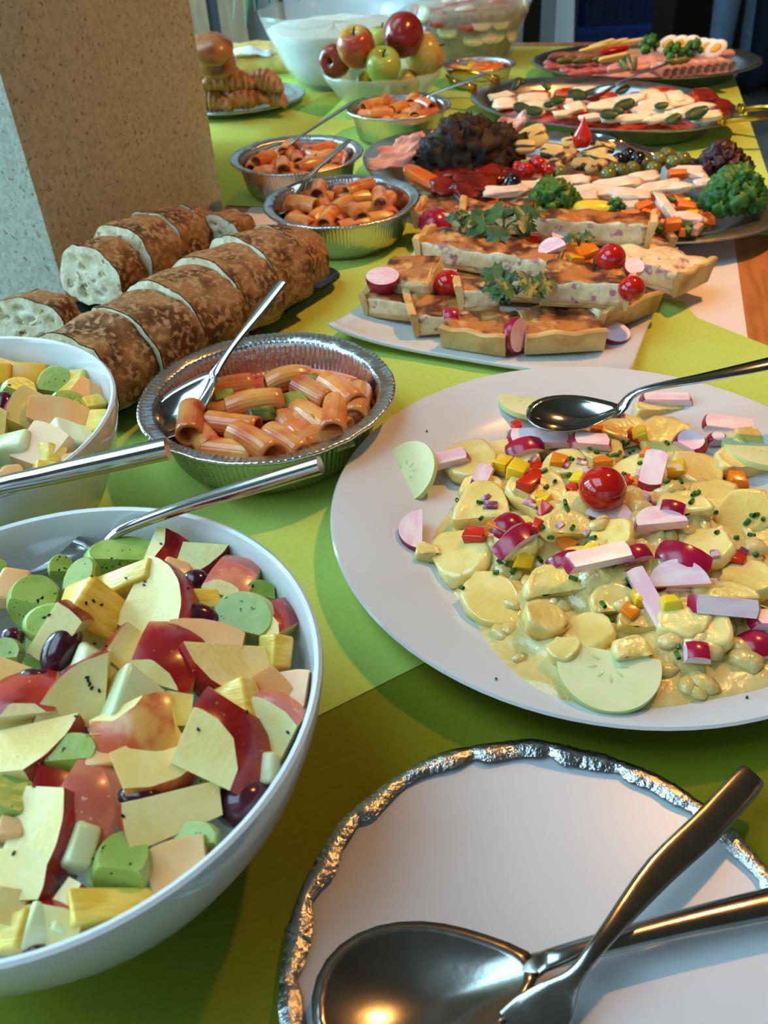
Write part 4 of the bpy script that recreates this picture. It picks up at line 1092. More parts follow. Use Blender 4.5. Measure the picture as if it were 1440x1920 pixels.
# front loaf: axis along the tray; s is the distance along it
a0 = P(166, 746, 0.02); a1 = P(528, 538, 0.02); a0.z = a1.z = 0
loaf(a0, a1, [(0.012, 0.094, 0.066, 0.048, 5, 5, 0.0, 1.03, 'end slice of the front loaf showing its pale cut face beside the fruit bowl'),
              (0.062, 0.096, 0.067, 0.049, 5, 2, 0.002, 1.02, 'thick brown crusted slice of the front loaf next to its end slice'),
              (0.116, 0.098, 0.0685, 0.053, 5, 0, 0.0, 1.0, 'broad brown crusted slice in the middle of the front loaf'),
              (0.170, 0.099, 0.070, 0.052, 5, -2, -0.002, 0.98, 'thick crusted slice of the front loaf behind the leaning spoon tip'),
              (0.219, 0.098, 0.071, 0.047, 5, -4, -0.003, 0.95, 'crusted slice of the front loaf beside its heel'),
              (0.268, 0.088, 0.064, 0.044, 6, -6, -0.004, 0.72, 'rounded heel of the front loaf on the dark tray')], 'front')
b0 = P(200, 590, 0.0); b1 = P(400, 480, 0.0)
loaf(b0, b1, [(0.006, 0.080, 0.060, 0.036, 7, 4, 0.0, 1.02, 'slice of the back loaf with big holes in its pale cut face'),
              (0.056, 0.084, 0.064, 0.046, 7, 0, 0.0, 1.0, 'middle slice of the back loaf against the pillar'),
              (0.104, 0.082, 0.062, 0.042, 7, -3, 0.0, 0.9, 'farther slice of the back loaf against the pillar'),
              (0.145, 0.072, 0.054, 0.034, 7, -5, 0.0, 0.72, 'heel of the back loaf by the pillar')], 'back')
c0 = P(88, 668, 0.0); c1_ = P(200, 600, 0.0)
loaf(c0, c1_, [(0.0, 0.080, 0.048, 0.03, 10, 10, 0.0, 0.98, 'lone bread slice lying behind the front loaf end beside the fruit bowl')], 'left')
d0 = P(432, 500, 0.0); d1 = P(540, 440, 0.0)
loaf(d0, d1, [(0.0, 0.066, 0.048, 0.034, 8, 0, 0.0, 0.95, 'small bread slice behind the far end of the front loaf')], 'right')

# ------------------------------------------------------------------ rigatoni in tomato sauce
PASTA = mat('rigatoni_pasta', (228, 168, 86), (206, 104, 48), scale=26, rough=0.25, coat=0.3, lo=0.30, hi=0.70, sss=0.1, bump=0.15, bscale=150, hue=0.12, c3=(192, 70, 30), s3=38, lo3=0.50, hi3=0.74)
SAUCE = mat('tomato_sauce', (176, 52, 20), (214, 110, 48), scale=50, rough=0.2, coat=0.4, bump=0.6, bscale=120, c3=(226, 190, 120), s3=45, lo3=0.6, hi3=0.72)
ZUCC = mat('zucchini_bit', (150, 160, 70), (70, 80, 40), scale=60, rough=0.25, coat=0.3)
def rigatoni_vf(L_, R, bend, seed):
    n_ = 60; K = 8; rings = []
    rnd = random.Random(seed)
    def ring(x, r, rid):
        bz = bend * (x / (L_ / 2)) ** 2
        return [Vector((x, (r + rid * R * (0.020 if j % 3 == 0 else -0.010)) * math.cos(2 * math.pi * j / n_), (r + rid * R * (0.020 if j % 3 == 0 else -0.010)) * math.sin(2 * math.pi * j / n_) * 0.94 - bz)) for j in range(n_)]
    for i in range(K + 1):
        x = -L_ / 2 + L_ * i / K
        rings.append(ring(x, R, 1))
    rings.append(ring(L_ / 2 + 0.0003, R * 0.86, 0))
    for i in range(K, -1, -2): rings.append(ring(-L_ / 2 + L_ * i / K, R * 0.74, 0))
    rings.append(ring(-L_ / 2 - 0.0003, R * 0.86, 0)); rings.append(rings[0])
    return loft(rings, True, False, False)
RIG = [me('rigatoni', rigatoni_vf(0.040 + 0.003 * (i % 3 - 1), 0.0098 + 0.0005 * (i % 2), 0.0015 * (i % 4), i), PASTA, 'all') for i in range(6)]
def sauce(c, R, z, seed, where):
    vv, ff = [], []
    NA_, NR_ = 48, 14
    for i in range(NR_ + 1):
        for j in range(NA_):
            a = 2 * math.pi * j / NA_; r = R * i / NR_
            x, y = c.x + r * math.cos(a), c.y + r * math.sin(a)
            vv.append(Vector((x, y, z * (1 - 0.15 * (i / NR_) ** 2) + 0.005 * noise.noise(Vector((x, y, seed)) * 60))))
    for i in range(NR_):
        for j in range(NA_):
            k_ = (j + 1) % NA_
            ff.append([i * NA_ + j, (i + 1) * NA_ + j, (i + 1) * NA_ + k_, i * NA_ + k_] if i else [0, NA_ + j, NA_ + k_])
    return ob('tomato_sauce', (vv, ff), SAUCE, smooth='all', kind='stuff', label='orange red tomato sauce under the rigatoni ' + where, cat='sauce')
def put_rig(c, d_, up, i, where, grp, s=1.0, tray=None):
    if tray is not None:                       # keep both ends inside the tray wall
        d_ = d_.normalized()
        for _ in range(6):
            for e_ in (-1, 1):
                q = c + d_ * (e_ * 0.0205 * s)
                lim = tray[1] * (0.79 + 0.085 * min(1, max(0, (q.z - 0.012) / 0.027))) - 0.0115
                v = Vector((q.x - tray[0].x, q.y - tray[0].y, 0))
                if v.length > lim: c = c - v.normalized() * (v.length - lim)
    o = bpy.data.objects.new('rigatoni', RIG[i % 6]); COL.objects.link(o)
    o.matrix_basis = frame(c, d_, up) @ Matrix.Scale(s, 4)
    return tag(o, 'ridged rigatoni tube in tomato sauce ' + where, 'pasta', 'rigatoni ' + grp)
W1 = 'in the foil tray between bread and potato salad'
sauce(TR[0][0], 0.0775, 0.026, 1, W1)
# near tray: each tube by its two ends in the photo
NR1 = [(344, 752, 350, 818, .052, .034), (362, 735, 490, 705, .036, .038), (420, 755, 530, 735, .044, .044), (490, 710, 588, 690, .038, .038), (390, 780, 480, 800, .038, .034), (448, 790, 500, 850, .048, .034),
       (400, 835, 460, 842, .034, .034), (530, 825, 560, 845, .034, .034), (580, 770, 660, 800, .040, .034), (560, 800, 590, 835, .036, .034), (632, 740, 630, 810, .048, .036), (610, 700, 668, 752, .046, .042),
       (560, 715, 615, 745, .040, .040), (696, 712, 688, 776, .042, .036), (570, 760, 600, 790, .040, .036), (520, 770, 560, 800, .030, .034), (630, 782, 664, 766, .036, .038), (470, 740, 400, 770, .032, .03),
       (366, 796, 392, 830, .034, .035), (650, 690, 700, 700, .034, .034), (590, 822, 628, 812, .035, .036)]
def rig_from(q, i, where, grp):
    x0, y0, x1, y1, z0, z1 = q
    p, r = P(x0, y0, z0), P(x1, y1, z1)
    put_rig((p + r) / 2 - Z * 0.004, r - p, Z if abs((r - p).normalized().z) < 0.9 else Vector((0, 1, 0)), i, where, grp, 1.0, TR[0])
for i, q in enumerate(NR1): rig_from(q, i, W1, 'in the tray between bread and potato salad')
for (px, py, s) in [(550, 748, 36), (490, 770, 40), (580, 712, 26), (645, 830, 26), (420, 740, 24)]:
    p = P(px, py, 0.038); q = s * pxm(p)
    ob('zucchini_bit', lump(q * 1.5, q, q * 0.35, px, 0.15, 0.2), ZUCC, mw=frame(p, (1, 0.3, 0), (0.1, -0.3, 1)), label='green cooked zucchini bit among the rigatoni by the bread', cat='zucchini', group='zucchini bits in the near rigatoni tray')
WN = {1: 'in the foil tray next to the quiche plate', 2: 'in the foil tray nearest the pillar', 3: 'in the foil tray in front of the apples'}
for ti in (1, 2, 3):
    c, R, _ = TR[ti]
    sauce(c, R * 0.81, 0.026, ti + 3, WN[ti])
    rnd = random.Random(40 + ti)
    k_ = 0
    for (rr, cnt, z) in ((0.0, 1, 0.043), (0.030, 5, 0.038), (0.058, 11, 0.036), (0.045, 6, 0.046)):
        for j in range(cnt):
            a = 6.2832 * (j + rnd.uniform(-.25, .25)) / cnt + ti
            pos = c + Vector((rr * math.cos(a) * R / 0.09, rr * math.sin(a) * R / 0.09, z + rnd.uniform(-.003, .003) - 0.002))
            b = a + math.pi / 2 + rnd.uniform(-0.9, 0.9) if rr > 0.05 else rnd.uniform(0, 6.28)
            put_rig(pos, Vector((math.cos(b), math.sin(b), rnd.uniform(-0.3, 0.3))), Z, k_, WN[ti], WN[ti][8:], 0.92, TR[ti]); k_ += 1

# ------------------------------------------------------------------ quiche
CUST = mat('quiche_custard', (236, 216, 170), (222, 196, 146), scale=60, rough=0.55, bump=0.9, bscale=130, c3=(178, 120, 126), s3=95, lo3=0.55, hi3=0.68, sss=0.1)
BROWN = mat('quiche_browned_top', (186, 116, 54), (88, 42, 20), scale=38, rough=0.45, bump=0.9, bscale=90, lo=0.42, hi=0.60, c3=(216, 160, 90), s3=60, lo3=0.55, hi3=0.7, coat=0.15)
PASTRY = mat('quiche_pastry', (222, 186, 120), (200, 150, 84), scale=30, rough=0.6, bump=0.4, bscale=120, c3=(176, 116, 58), s3=30, lo3=0.56, hi3=0.72)
def gridbox(Lx, Ly, Lz, nx, ny, nz, seed, amp=0.0022, rough_top=0.0045):
    vi = {}; vv = []; ff = []; mi_ = []
    def V(i, j, k_):
        key = (i, j, k_)
        if key not in vi:
            x, y, z = -Lx / 2 + Lx * i / nx, -Ly / 2 + Ly * j / ny, Lz * k_ / nz
            q = Vector((x, y, z)) * 110 + Vector((seed * 3.1, seed, 0))
            d_ = Vector((noise.noise(q), noise.noise(q + Vector((7, 0, 0))), noise.noise(q + Vector((0, 9, 0))))) * amp
            if k_ == nz: d_.z += rough_top * noise.noise(q * 0.5 + Vector((3, 3, 3)))
            if k_ == 0: d_.z = 0
            vi[key] = len(vv); vv.append(Vector((x, y, z)) + d_)
        return vi[key]
    for i in range(nx):
        for j in range(ny):
            ff.append([V(i, j, nz), V(i + 1, j, nz), V(i + 1, j + 1, nz), V(i, j + 1, nz)]); mi_.append(1)
            ff.append([V(i, j, 0), V(i, j + 1, 0), V(i + 1, j + 1, 0), V(i + 1, j, 0)]); mi_.append(0)
    for i in range(nx):
        for k_ in range(nz):
            ff.append([V(i, 0, k_), V(i + 1, 0, k_), V(i + 1, 0, k_ + 1), V(i, 0, k_ + 1)]); mi_.append(0)
            ff.append([V(i + 1, ny, k_), V(i, ny, k_), V(i, ny, k_ + 1), V(i + 1, ny, k_ + 1)]); mi_.append(0)
    for j in range(ny):
        for k_ in range(nz):
            ff.append([V(0, j + 1, k_), V(0, j, k_), V(0, j, k_ + 1), V(0, j + 1, k_ + 1)]); mi_.append(0)
            ff.append([V(nx, j, k_), V(nx, j + 1, k_), V(nx, j + 1, k_ + 1), V(nx, j, k_ + 1)]); mi_.append(0)
    return (vv, ff), mi_
def wall(length, Hh, seed, th=0.0045):
    """pastry edge: runs along local y, outside at +x, wavy top"""
    rows = []; n_ = 22
    for j in range(n_ + 1):
        y = -length / 2 + length * j / n_
        wv = 0.0012 * math.sin(j * 0.55 + seed) + 0.0022 * noise.noise(Vector((y * 60, seed, 0)))
        bx = 0.0022 * noise.noise(Vector((y * 45, seed, 5)))
        h = Hh + 0.004 + wv
        rows.append([(0, y, 0), (th * 0.7, y, 0.0), (th + 0.001 + bx * 0.5, y, h * 0.5), (th + 0.004 + bx, y, h * 0.93), (th + 0.0025 + bx, y, h), (0.0015 + bx, y, h - 0.001), (0.0, y, h * 0.8), (-0.001, y, h * 0.4)])
    return loft(rows, True, True, True)
def quiche(x0, y0, x1, y1, z, W_, Hh, ends, seed, label, roll=0, pitch=0, pale=False):
    p, q = P(x0, y0, z), P(x1, y1, z)
    dx_ = (q - p); L_ = dx_.length; dx_.normalize(); pr = Vector((-dx_.y, dx_.x, 0))
    c = (p + q) / 2 + pr * W_ / 2
    mw = frame(c, dx_, Z) @ Matrix.Rotation(math.radians(pitch), 4, 'Y') @ Matrix.Rotation(math.radians(roll), 4, 'X')
    (vf, mi_) = gridbox(L_, W_, Hh, max(6, int(L_ / 0.006)), max(5, int(W_ / 0.006)), 4, seed)
    o = ob('quiche_slice', xf(vf, Matrix.Translation((0, 0, 0.003))), [CUST, CUST if pale else BROWN], mw=mw, smooth='all', mi=mi_, label=label, cat='quiche', group='quiche slices on the square plate')
    ob('base_crust', xf(rbox(L_ + 0.001, W_ + 0.001, 0.0042, 0.001, 1), Matrix.Translation((0, 0, 0.0021))), PASTRY, o)
    for e_ in ends:
        R_ = {'r': 0, 'u': 90, 'l': 180, 'd': 270}[e_]
        ln, ext = (W_, L_ / 2) if e_ in 'rl' else (L_, W_ / 2)
        ob('crust_edge', xf(wall(ln + 0.003, Hh + 0.003, seed), Matrix.Rotation(math.radians(R_), 4, 'Z') @ Matrix.Translation((ext, 0, 0))), PASTRY, o)
    return o
Q = [quiche(850, 560, 1100, 575, .010, 0.085, 0.016, '', 1, 'dark browned quiche slice at the bottom middle of the pile'),
     quiche(850, 480, 1160, 500, .010, 0.085, 0.016, '', 2, 'quiche slice at the bottom of the pile under the long pale slices'),
     quiche(832, 648, 946, 666, .009, 0.050, 0.0145, 'd', 3, 'short quiche piece with its pale pastry edge beside the standing radish slice'),
     quiche(986, 662, 1128, 654, .009, 0.055, 0.0145, 'd', 4, 'quiche piece with a long pastry edge next to the radish half on the plate rim'),
     quiche(1122, 624, 1224, 584, .010, 0.040, 0.016, 'd', 5, 'golden edged quiche piece under the long slice with a pale cut face'),
     quiche(784, 630, 878, 622, .009, 0.055, 0.0165, 'l', 6, 'quiche slice with a tall wavy crust beside the short piece'),
     quiche(690, 594, 772, 604, .009, 0.050, 0.0165, 'l', 7, 'quiche corner slice with a high crust holding a radish half'),
     quiche(716, 545, 806, 560, .026, 0.040, 0.0175, '', 8, 'tilted brown topped quiche slice behind the radish half', roll=18, pitch=-6),
     quiche(868, 590, 936, 588, .024, 0.034, 0.0165, 'l', 9, 'narrow quiche wedge beside the cherry tomato', roll=-8),
     quiche(788, 497, 1030, 533, .031, 0.042, 0.0195, 'l', 10, 'long quiche slice with a pale side on top of the pile', pitch=1),
     quiche(1012, 572, 1168, 584, .029, 0.046, 0.021, 'r', 11, 'thick quiche slice with a pale side below the cherry tomato', pitch=-2),
     quiche(782, 428, 866, 436, .020, 0.040, 0.0165, 'l', 12, 'quiche slice at the back of the pile beside the foil tray'),
     quiche(872, 438, 1000, 440, .031, 0.036, 0.0195, 'l', 13, 'quiche slice standing out above the parsley at the back of the pile', pitch=2),
     quiche(994, 452, 1208, 468, .031, 0.034, 0.021, 'r', 14, 'long quiche slice with purple onion in its pale side at the back'),
     quiche(1120, 505, 1262, 556, .014, 0.050, 0.018, 'r', 15, 'pale quiche slice lying over the plate edge beside the white paper', pale=True),
     quiche(1186, 500, 1248, 494, .012, 0.035, 0.022, 'r', 16, 'small brown quiche corner at the back edge of the plate')]
tq = bvh(Q + [qplate])
RQ = 'on the quiche '
for x0, y0, x1, y1, wp, kd, wh, tl, dth, lf in [
        (686, 533, 750, 533, 60, 'b', 'in the crust of the quiche corner slice', (0, -0.15, 1), 0.010, 0.004), (786, 415, 846, 415, 60, 'k', 'at the back of the quiche pile', (0, -0.3, 1), 0.014, 0.002),
        (1010, 478, 1060, 464, 30, 'h', 'leaning between two quiche slices', (-0.3, -0.5, 0.8), 0.006, 0.004),
        (1120, 636, 1178, 634, 50, 'b', 'on the rim of the quiche plate', (0.1, -0.25, 1), 0.010, 0.003), (832, 592, 860, 594, 24, 'k', 'behind the short quiche piece', (0, -0.5, 1), 0.006, 0.002),
        (1168, 512, 1206, 506, 34, 'h', 'beside the cherry tomatoes on the quiche', (0, -0.5, 0.8), 0.006, 0.002), (1032, 452, 1066, 448, 26, 'h', 'under the parsley on the quiche', (0, -0.4, 0.9), 0.005, 0.004)]:
    put_radish(x0, y0, x1, y1, wp, kd, wh, None, tq, lf, dth, tl)
a, b = radish_vf(0.031, 0.031, 0.008, 'd', 1)
o = ob('radish_slice', b, RADW, mw=frame(P(966, 628, 0.024), (0.2, 0.3, 1), Vector((0.75, -0.62, 0.18))), smooth=False, label='round red radish slice standing upright between two quiche pieces', cat='radish')
ob('skin', a, RADR, o, smooth='all')
tomato(840, 533, 56, 'whole cherry tomato between the tilted quiche slice and the narrow wedge', tq)
tomato(1146, 484, 54, 'whole cherry tomato on top of the quiche pile', tq)
tomato(1184, 541, 50, 'whole cherry tomato tucked under the thick quiche slice', tq)
for px, py, s, m, cn in [(940, 522, 22, PEPY, 'yellow'), (1075, 488, 26, PEPY, 'yellow'), (1080, 468, 34, PEPO, 'orange'), (1100, 478, 30, PEPO, 'orange'), (1000, 448, 22, PEPR, 'red')]:
    p, nn_ = hit(tq, px, py); q = s * pxm(p)
    ob(cn + '_pepper_dice', lump(q * 1.2, q, q * 0.6, px, 0.12, 0.16), m, mw=frame(p + nn_ * q * 0.2, (1, 0.4, 0), nn_), label='small piece of %s bell pepper on the quiche slices' % cn, cat='pepper', group=cn + ' pepper pieces on the quiche')
# parsley
PARS = mat('parsley_leaf', (66, 100, 48), (46, 78, 36), scale=80, rough=0.4, bump=0.2, bscale=200, sss=0.05)
def leaf_vf(s, seed):
    rnd = random.Random(seed)
    out = [(0, 0)]
    pts = [(-0.25, 0.15), (-0.55, 0.2), (-0.62, 0.4), (-0.9, 0.55), (-0.7, 0.72), (-0.72, 0.95), (-0.42, 0.85), (-0.3, 1.0), (-0.28, 1.3), (-0.1, 1.28), (0, 1.55), (0.1, 1.28), (0.28, 1.3), (0.3, 1.0), (0.42, 0.85), (0.72, 0.95), (0.7, 0.72), (0.9, 0.55), (0.62, 0.4), (0.55, 0.2), (0.25, 0.15)]
    vv = [Vector((0, 0, 0)), Vector((0, 0.7 * s, 0.06 * s))]
    for x, y in pts:
        x *= 1 + rnd.uniform(-.12, .12); y *= 1 + rnd.uniform(-.08, .08)
        vv.append(Vector((x * s, y * s, (0.22 * abs(x) - 0.18 * y * y + rnd.uniform(-.07, .07)) * s)))
    n_ = len(pts)
    ff = [[1, 2 + i, 3 + i] for i in range(n_ - 1)] + [[0, 2, 1], [0, 1, 1 + n_]]
    return vv, ff
def parsley(px, py, wpx, n_, seed, label, tree, z=0.04, group=None):
    rnd = random.Random(seed)
    p = P(px, py, z)
    s = wpx * pxm(p)
    e_ = empty('parsley_sprig', p, label=label, cat='parsley')
    for i in range(n_):
        a = 6.2832 * i / n_ + rnd.uniform(-.4, .4); r = s * rnd.uniform(0.05, 0.30)
        d_ = Vector((math.cos(a), math.sin(a) * 0.6, rnd.uniform(0.1, 0.7))).normalized()
        up = (Z + (CAM - p).normalized() * 0.8 + Vector((rnd.uniform(-.4, .4), rnd.uniform(-.4, .4), 0))).normalized()
        b = Vector((math.cos(a) * r, math.sin(a) * r * 0.7, 0.004 + rnd.uniform(0, 0.008)))
        x_ = up.cross(d_) * -1
        o = ob('leaf', leaf_vf(s * rnd.uniform(0.20, 0.29), seed * 20 + i), PARS, e_, frame(b, x_, up), smooth='all')
        ob('stem', tube([(0, 0, 0), b * 0.5 + Z * 0.003, b], 0.0006, 5), PARS, e_)
    return e_
parsley(968, 552, 125, 11, 1, 'flat parsley sprig in front of the long pale quiche slice', tq, 0.042)
parsley(945, 432, 130, 10, 2, 'flat parsley sprig across the back of the quiche pile', tq, 0.056)
parsley(868, 428, 60, 5, 3, 'small flat parsley sprig beside the radish at the back of the quiche', tq, 0.058)
parsley(1086, 462, 60, 5, 4, 'small flat parsley sprig in front of the purple flecked quiche slice', tq, 0.05)

# ------------------------------------------------------------------ antipasti platter
def surf(name, vf, m, px, py, z, label, cat, group=None, ang=0, lean=0.3, tx=0, ty=0, smooth='all'):
    return ob(name, vf, m, mw=facing(P(px, py, z), ang, lean, tx, ty), smooth=smooth, label=label, cat=cat, group=group)
def S(px, py, z): return pxm(P(px, py, z))
DKLET = mat('dark_lettuce', (66, 52, 34), (40, 28, 22), scale=40, rough=0.62, spec=0.25, bump=0.4, bscale=80)
RDLET = mat('red_lettuce', (66, 26, 30), (44, 20, 24), scale=60, rough=0.45, bump=0.3, bscale=120)
CURLY = mat('curly_parsley', (62, 116, 30), (40, 86, 24), scale=120, rough=0.45, bump=0.3, bscale=200)
HAM = mat('ham', (226, 164, 142), (214, 140, 122), scale=40, rough=0.35, sss=0.1)
PROSC = mat('cured_ham', (196, 112, 92), (226, 176, 150), scale=30, rough=0.35)
GRPEP = mat('grilled_red_pepper', (132, 40, 22), (92, 26, 16), scale=40, rough=0.2, coat=0.3)
ORPEP = mat('grilled_orange_pepper', (222, 122, 36), (206, 100, 26), scale=40, rough=0.25, coat=0.2)
ZUCG = mat('grilled_zucchini', (214, 184, 108), (46, 34, 22), scale=55, rough=0.4, stretch=(0.5, 3, 1), lo=0.52, hi=0.56)
EGGP = mat('grilled_eggplant', (186, 150, 92), (58, 36, 24), scale=70, rough=0.4, lo=0.48, hi=0.55)
OLIVEB = mat('black_olive', (28, 20, 30), rough=0.15, coat=0.3); OLIVEG = mat('green_olive', (112, 112, 44), (92, 92, 34), scale=40, rough=0.2, coat=0.3)
FISH = mat('white_fish', (238, 224, 202), (228, 200, 174), scale=40, rough=0.35, sss=0.15)
CARROT = mat('carrot', (228, 110, 36), rough=0.35); LEMON = mat('lemon', (236, 206, 60), rough=0.3)
MOZZ = mat('mozzarella', (240, 226, 194), (232, 214, 174), scale=25, rough=0.3, sss=0.2)
BASIL = mat('basil', (40, 76, 34), (30, 60, 28), scale=40, rough=0.35)
TOMS = mat('tomato_slice', (184, 48, 30), (204, 96, 62), scale=60, rough=0.2, coat=0.3)
def ruffle(L_, W_, amp, seed, nu=14, nv=14, freq=7):
    off = Vector((seed * 1.9, seed * 3.3, 0)); vv = []
    for i in range(nu + 1):
        for j in range(nv + 1):
            u, v = i / nu, -1 + 2 * j / nv
            ed = abs(v) ** 1.5 * 0.8 + 0.5 * u ** 3
            wv = amp * ed * math.sin(freq * (u * 2.2 + v * 1.4) + seed) + amp * 0.8 * noise.noise(Vector((u * 3, v * 3, 0)) + off)
            wid = W_ / 2 * (0.45 + 0.6 * math.sin(math.pi * (0.15 + 0.7 * u)))
            vv.append(Vector((L_ * u + amp * 0.4 * noise.noise(Vector((v * 6, u, 1)) + off), v * wid, wv + 0.25 * L_ * u * u)))
    ff = [[i * (nv + 1) + j, (i + 1) * (nv + 1) + j, (i + 1) * (nv + 1) + j + 1, i * (nv + 1) + j + 1] for i in range(nu) for j in range(nv)]
    return vv, ff
def bunch(name, px, py, z, wpx, n_, m, label, cat, seed, amp=0.25, rise=0.7):
    p = P(px, py, z); s = wpx * pxm(p)
    e_ = empty(name, p, label=label, cat=cat); rnd = random.Random(seed)
    for i in range(n_):
        a = 6.2832 * i / n_ + rnd.uniform(-.4, .4)
        d_ = Vector((math.cos(a), math.sin(a), rnd.uniform(0.2, 0.9) * rise)).normalized()
        ob('leaf', ruffle(s * rnd.uniform(0.38, 0.52), s * rnd.uniform(0.55, 0.8), s * amp * 0.22, seed * 10 + i, 16, 18, 5), m, e_, frame(Vector((math.cos(a) * s * 0.05, math.sin(a) * s * 0.05, 0.004 * (i % 4))), d_, Z - d_ * d_.z), smooth='all')
    return e_
def curly(px, py, z, wpx, hpx, label, seed, n_=16, m=None, name='curly_parsley', cat='parsley', amp=0.75, fr=4.2, rs=1.0):
    p = P(px, py, z); s = pxm(p); rnd = random.Random(seed)
    e_ = empty(name, p, label=label, cat=cat); m = m or CURLY
    for i in range(n_):
        a = i * 2.4; r = math.sqrt((i + 0.5) / n_)
        c = Vector((math.cos(a) * r * wpx * s * 0.40, math.sin(a) * r * wpx * s * 0.28, (1 - r * r) * hpx * s * 0.45))
        v, f = ico(3); rr = wpx * s * rnd.uniform(0.12, 0.18) * rs
        vv = [c + Vector(q) * rr * (1 + amp * noise.noise(q * fr + Vector((i * 3.3, seed, 0)))) for q in v]
        ob('leaf_tuft', (vv, f), m, e_, smooth='all')
    ob('stem', tube([(0, 0, -0.004), (0, 0, hpx * s * 0.3)], 0.002, 6), m, e_)
    return e_
WH = ' on the antipasti platter'
def folded(name, px, py, z, wpx, hpx, m, label, cat, seed, group=None, ang=0):
    s = S(px, py, z)
    vf = ruffle(wpx * s, hpx * s * 1.4, hpx * s * 0.28, seed, 14, 12, 5)
    vf = xf(vf, Matrix.Translation((-wpx * s / 2, 0, 0)))
    o = surf(name, vf, m, px, py, z, label, cat, group, ang, 0.35)
    md_ = o.modifiers.new('thick', 'SOLIDIFY'); md_.thickness = 0.0012
    return o
def flat(name, px, py, z, wpx, hpx, th, m, label, cat, group=None, ang=0, lean=0.3, seed=0, sq=0.7, amp=0.12):
    s = S(px, py, z); p_ = P(px, py, z)
    se = (CAM - p_).normalized().z * (1 - lean) + lean
    return surf(name, blob(3, (wpx * s / 2, max(hpx * s / 2, (hpx * s - th * 0.7) / 2 / max(se, 0.28)), th / 2), amp, 1.6, seed + px, sq), m, px, py, z, label, cat, group, ang, lean)
# a bed that the food lies on keeps it touching the dish
def bed(c, a, b, ang, zt, m, label, seed, name):
    vv, ff = [], []
    NA_, NR_ = 64, 12
    R_ = Matrix.Translation(c) @ Matrix.Rotation(math.radians(ang), 4, 'Z')
    for i in range(NR_ + 1):
        for j in range(NA_):
            t_ = i / NR_; an = 6.2832 * j / NA_
            x, y = a * t_ * math.cos(an), b * t_ * math.sin(an)
            vv.append(R_ @ Vector((x, y, 0.003 + (zt - 0.003) * max(0, 1 - t_ ** 3) + 0.004 * noise.noise(Vector((x, y, seed)) * 50) * (1 - t_))))
    for i in range(NR_):
        for j in range(NA_):
            k_ = (j + 1) % NA_
            ff.append([i * NA_ + j, (i + 1) * NA_ + j, (i + 1) * NA_ + k_, i * NA_ + k_] if i else [0, NA_ + j, NA_ + k_])
    return ob(name, (vv, ff), m, smooth='all', kind='stuff', label=label, cat='food')
BEDM = mat('mixed_antipasti_bits', (190, 122, 70), (150, 70, 36), scale=60, rough=0.35, bump=0.6, bscale=90, c3=(222, 190, 140), s3=50, lo3=0.55, hi3=0.65)
bed(C3, 0.215, 0.128, A3, 0.022, BEDM, 'small mixed antipasti bits lying under the larger pieces on the platter', 1, 'antipasti_bits')
for i, (px, py, w_, h_, an) in enumerate([(752, 285, 90, 34, -15), (775, 272, 70, 26, 10), (735, 305, 90, 26, 0), (800, 290, 60, 30, 30)]):
    folded('ham_slice', px, py, 0.045, w_, h_, HAM if i % 2 == 0 else PROSC, 'folded pink ham slice' + WH, 'ham', i + 1, 'ham slices on the antipasti platter', an)
folded('ham_slice', 950, 240, 0.05, 70, 26, PROSC, 'cured ham slice behind the dark lettuce', 'ham', 9)
flat('pepper_strip', 795, 335, 0.045, 100, 32, 0.012, ORPEP, 'grilled orange pepper strip' + WH, 'pepper', ang=48)
for i, (px, py, w_, h_) in enumerate([(850, 322, 90, 34), (885, 345, 100, 34), (920, 325, 80, 30), (870, 362, 70, 26), (830, 350, 60, 30), (905, 300, 60, 30)]):
    flat('red_pepper_piece', px, py, 0.042, w_ * 0.8, h_ * 1.2, 0.010, GRPEP, 'glossy grilled red pepper piece' + WH, 'pepper', 'grilled red pepper pieces', 20 * i, seed=i, sq=0.6, amp=0.45)
for i, (px, py, w_) in enumerate([(985, 322, 34), (1008, 310, 36), (1025, 322, 30), (968, 318, 26)]):
    flat('tomato_wedge', px, py, 0.05, w_, w_ * 0.7, 0.02, TOM, 'bright red tomato wedge' + WH, 'tomato', 'tomato wedges on the antipasti platter', 30 * i, seed=i, sq=0.9)
curly(872, 305, 0.040, 165, 120, 'dark brown ruffled lettuce bunch' + WH, 3, 20, DKLET, 'dark_lettuce', 'lettuce', 0.75, 2.6, 1.25)
curly(935, 290, 0.040, 100, 80, 'smaller dark lettuce bunch next to the grilled zucchini', 5, 12, DKLET, 'dark_lettuce', 'lettuce', 0.75, 2.6, 1.25)
for i, (px, py, w_, h_, an) in enumerate([(1000, 258, 56, 40, -20), (1036, 284, 44, 30, 10), (1112, 290, 50, 30, -10), (1130, 300, 54, 26, 30), (985, 275, 40, 26, 0), (1072, 268, 40, 24, 0), (1135, 275, 40, 22, 20)]):
    flat('zucchini_slice', px, py, 0.055, w_, h_, 0.008, ZUCG, 'grilled zucchini slice with dark stripes' + WH, 'zucchini', 'grilled zucchini slices', an, 0.6, i, 0.6)
for i, (px, py, w_, h_, an) in enumerate([(1050, 300, 50, 26, -30), (1075, 292, 44, 26, 40), (1095, 308, 50, 26, 10), (1040, 312, 40, 22, 0), (1118, 312, 44, 22, -20)]):
    flat('eggplant_slice', px, py, 0.05, w_, h_, 0.010, EGGP, 'grilled eggplant slice' + WH, 'eggplant', 'grilled eggplant slices', an, 0.5, i, 0.7)
s_ = S(1092, 250, .07)
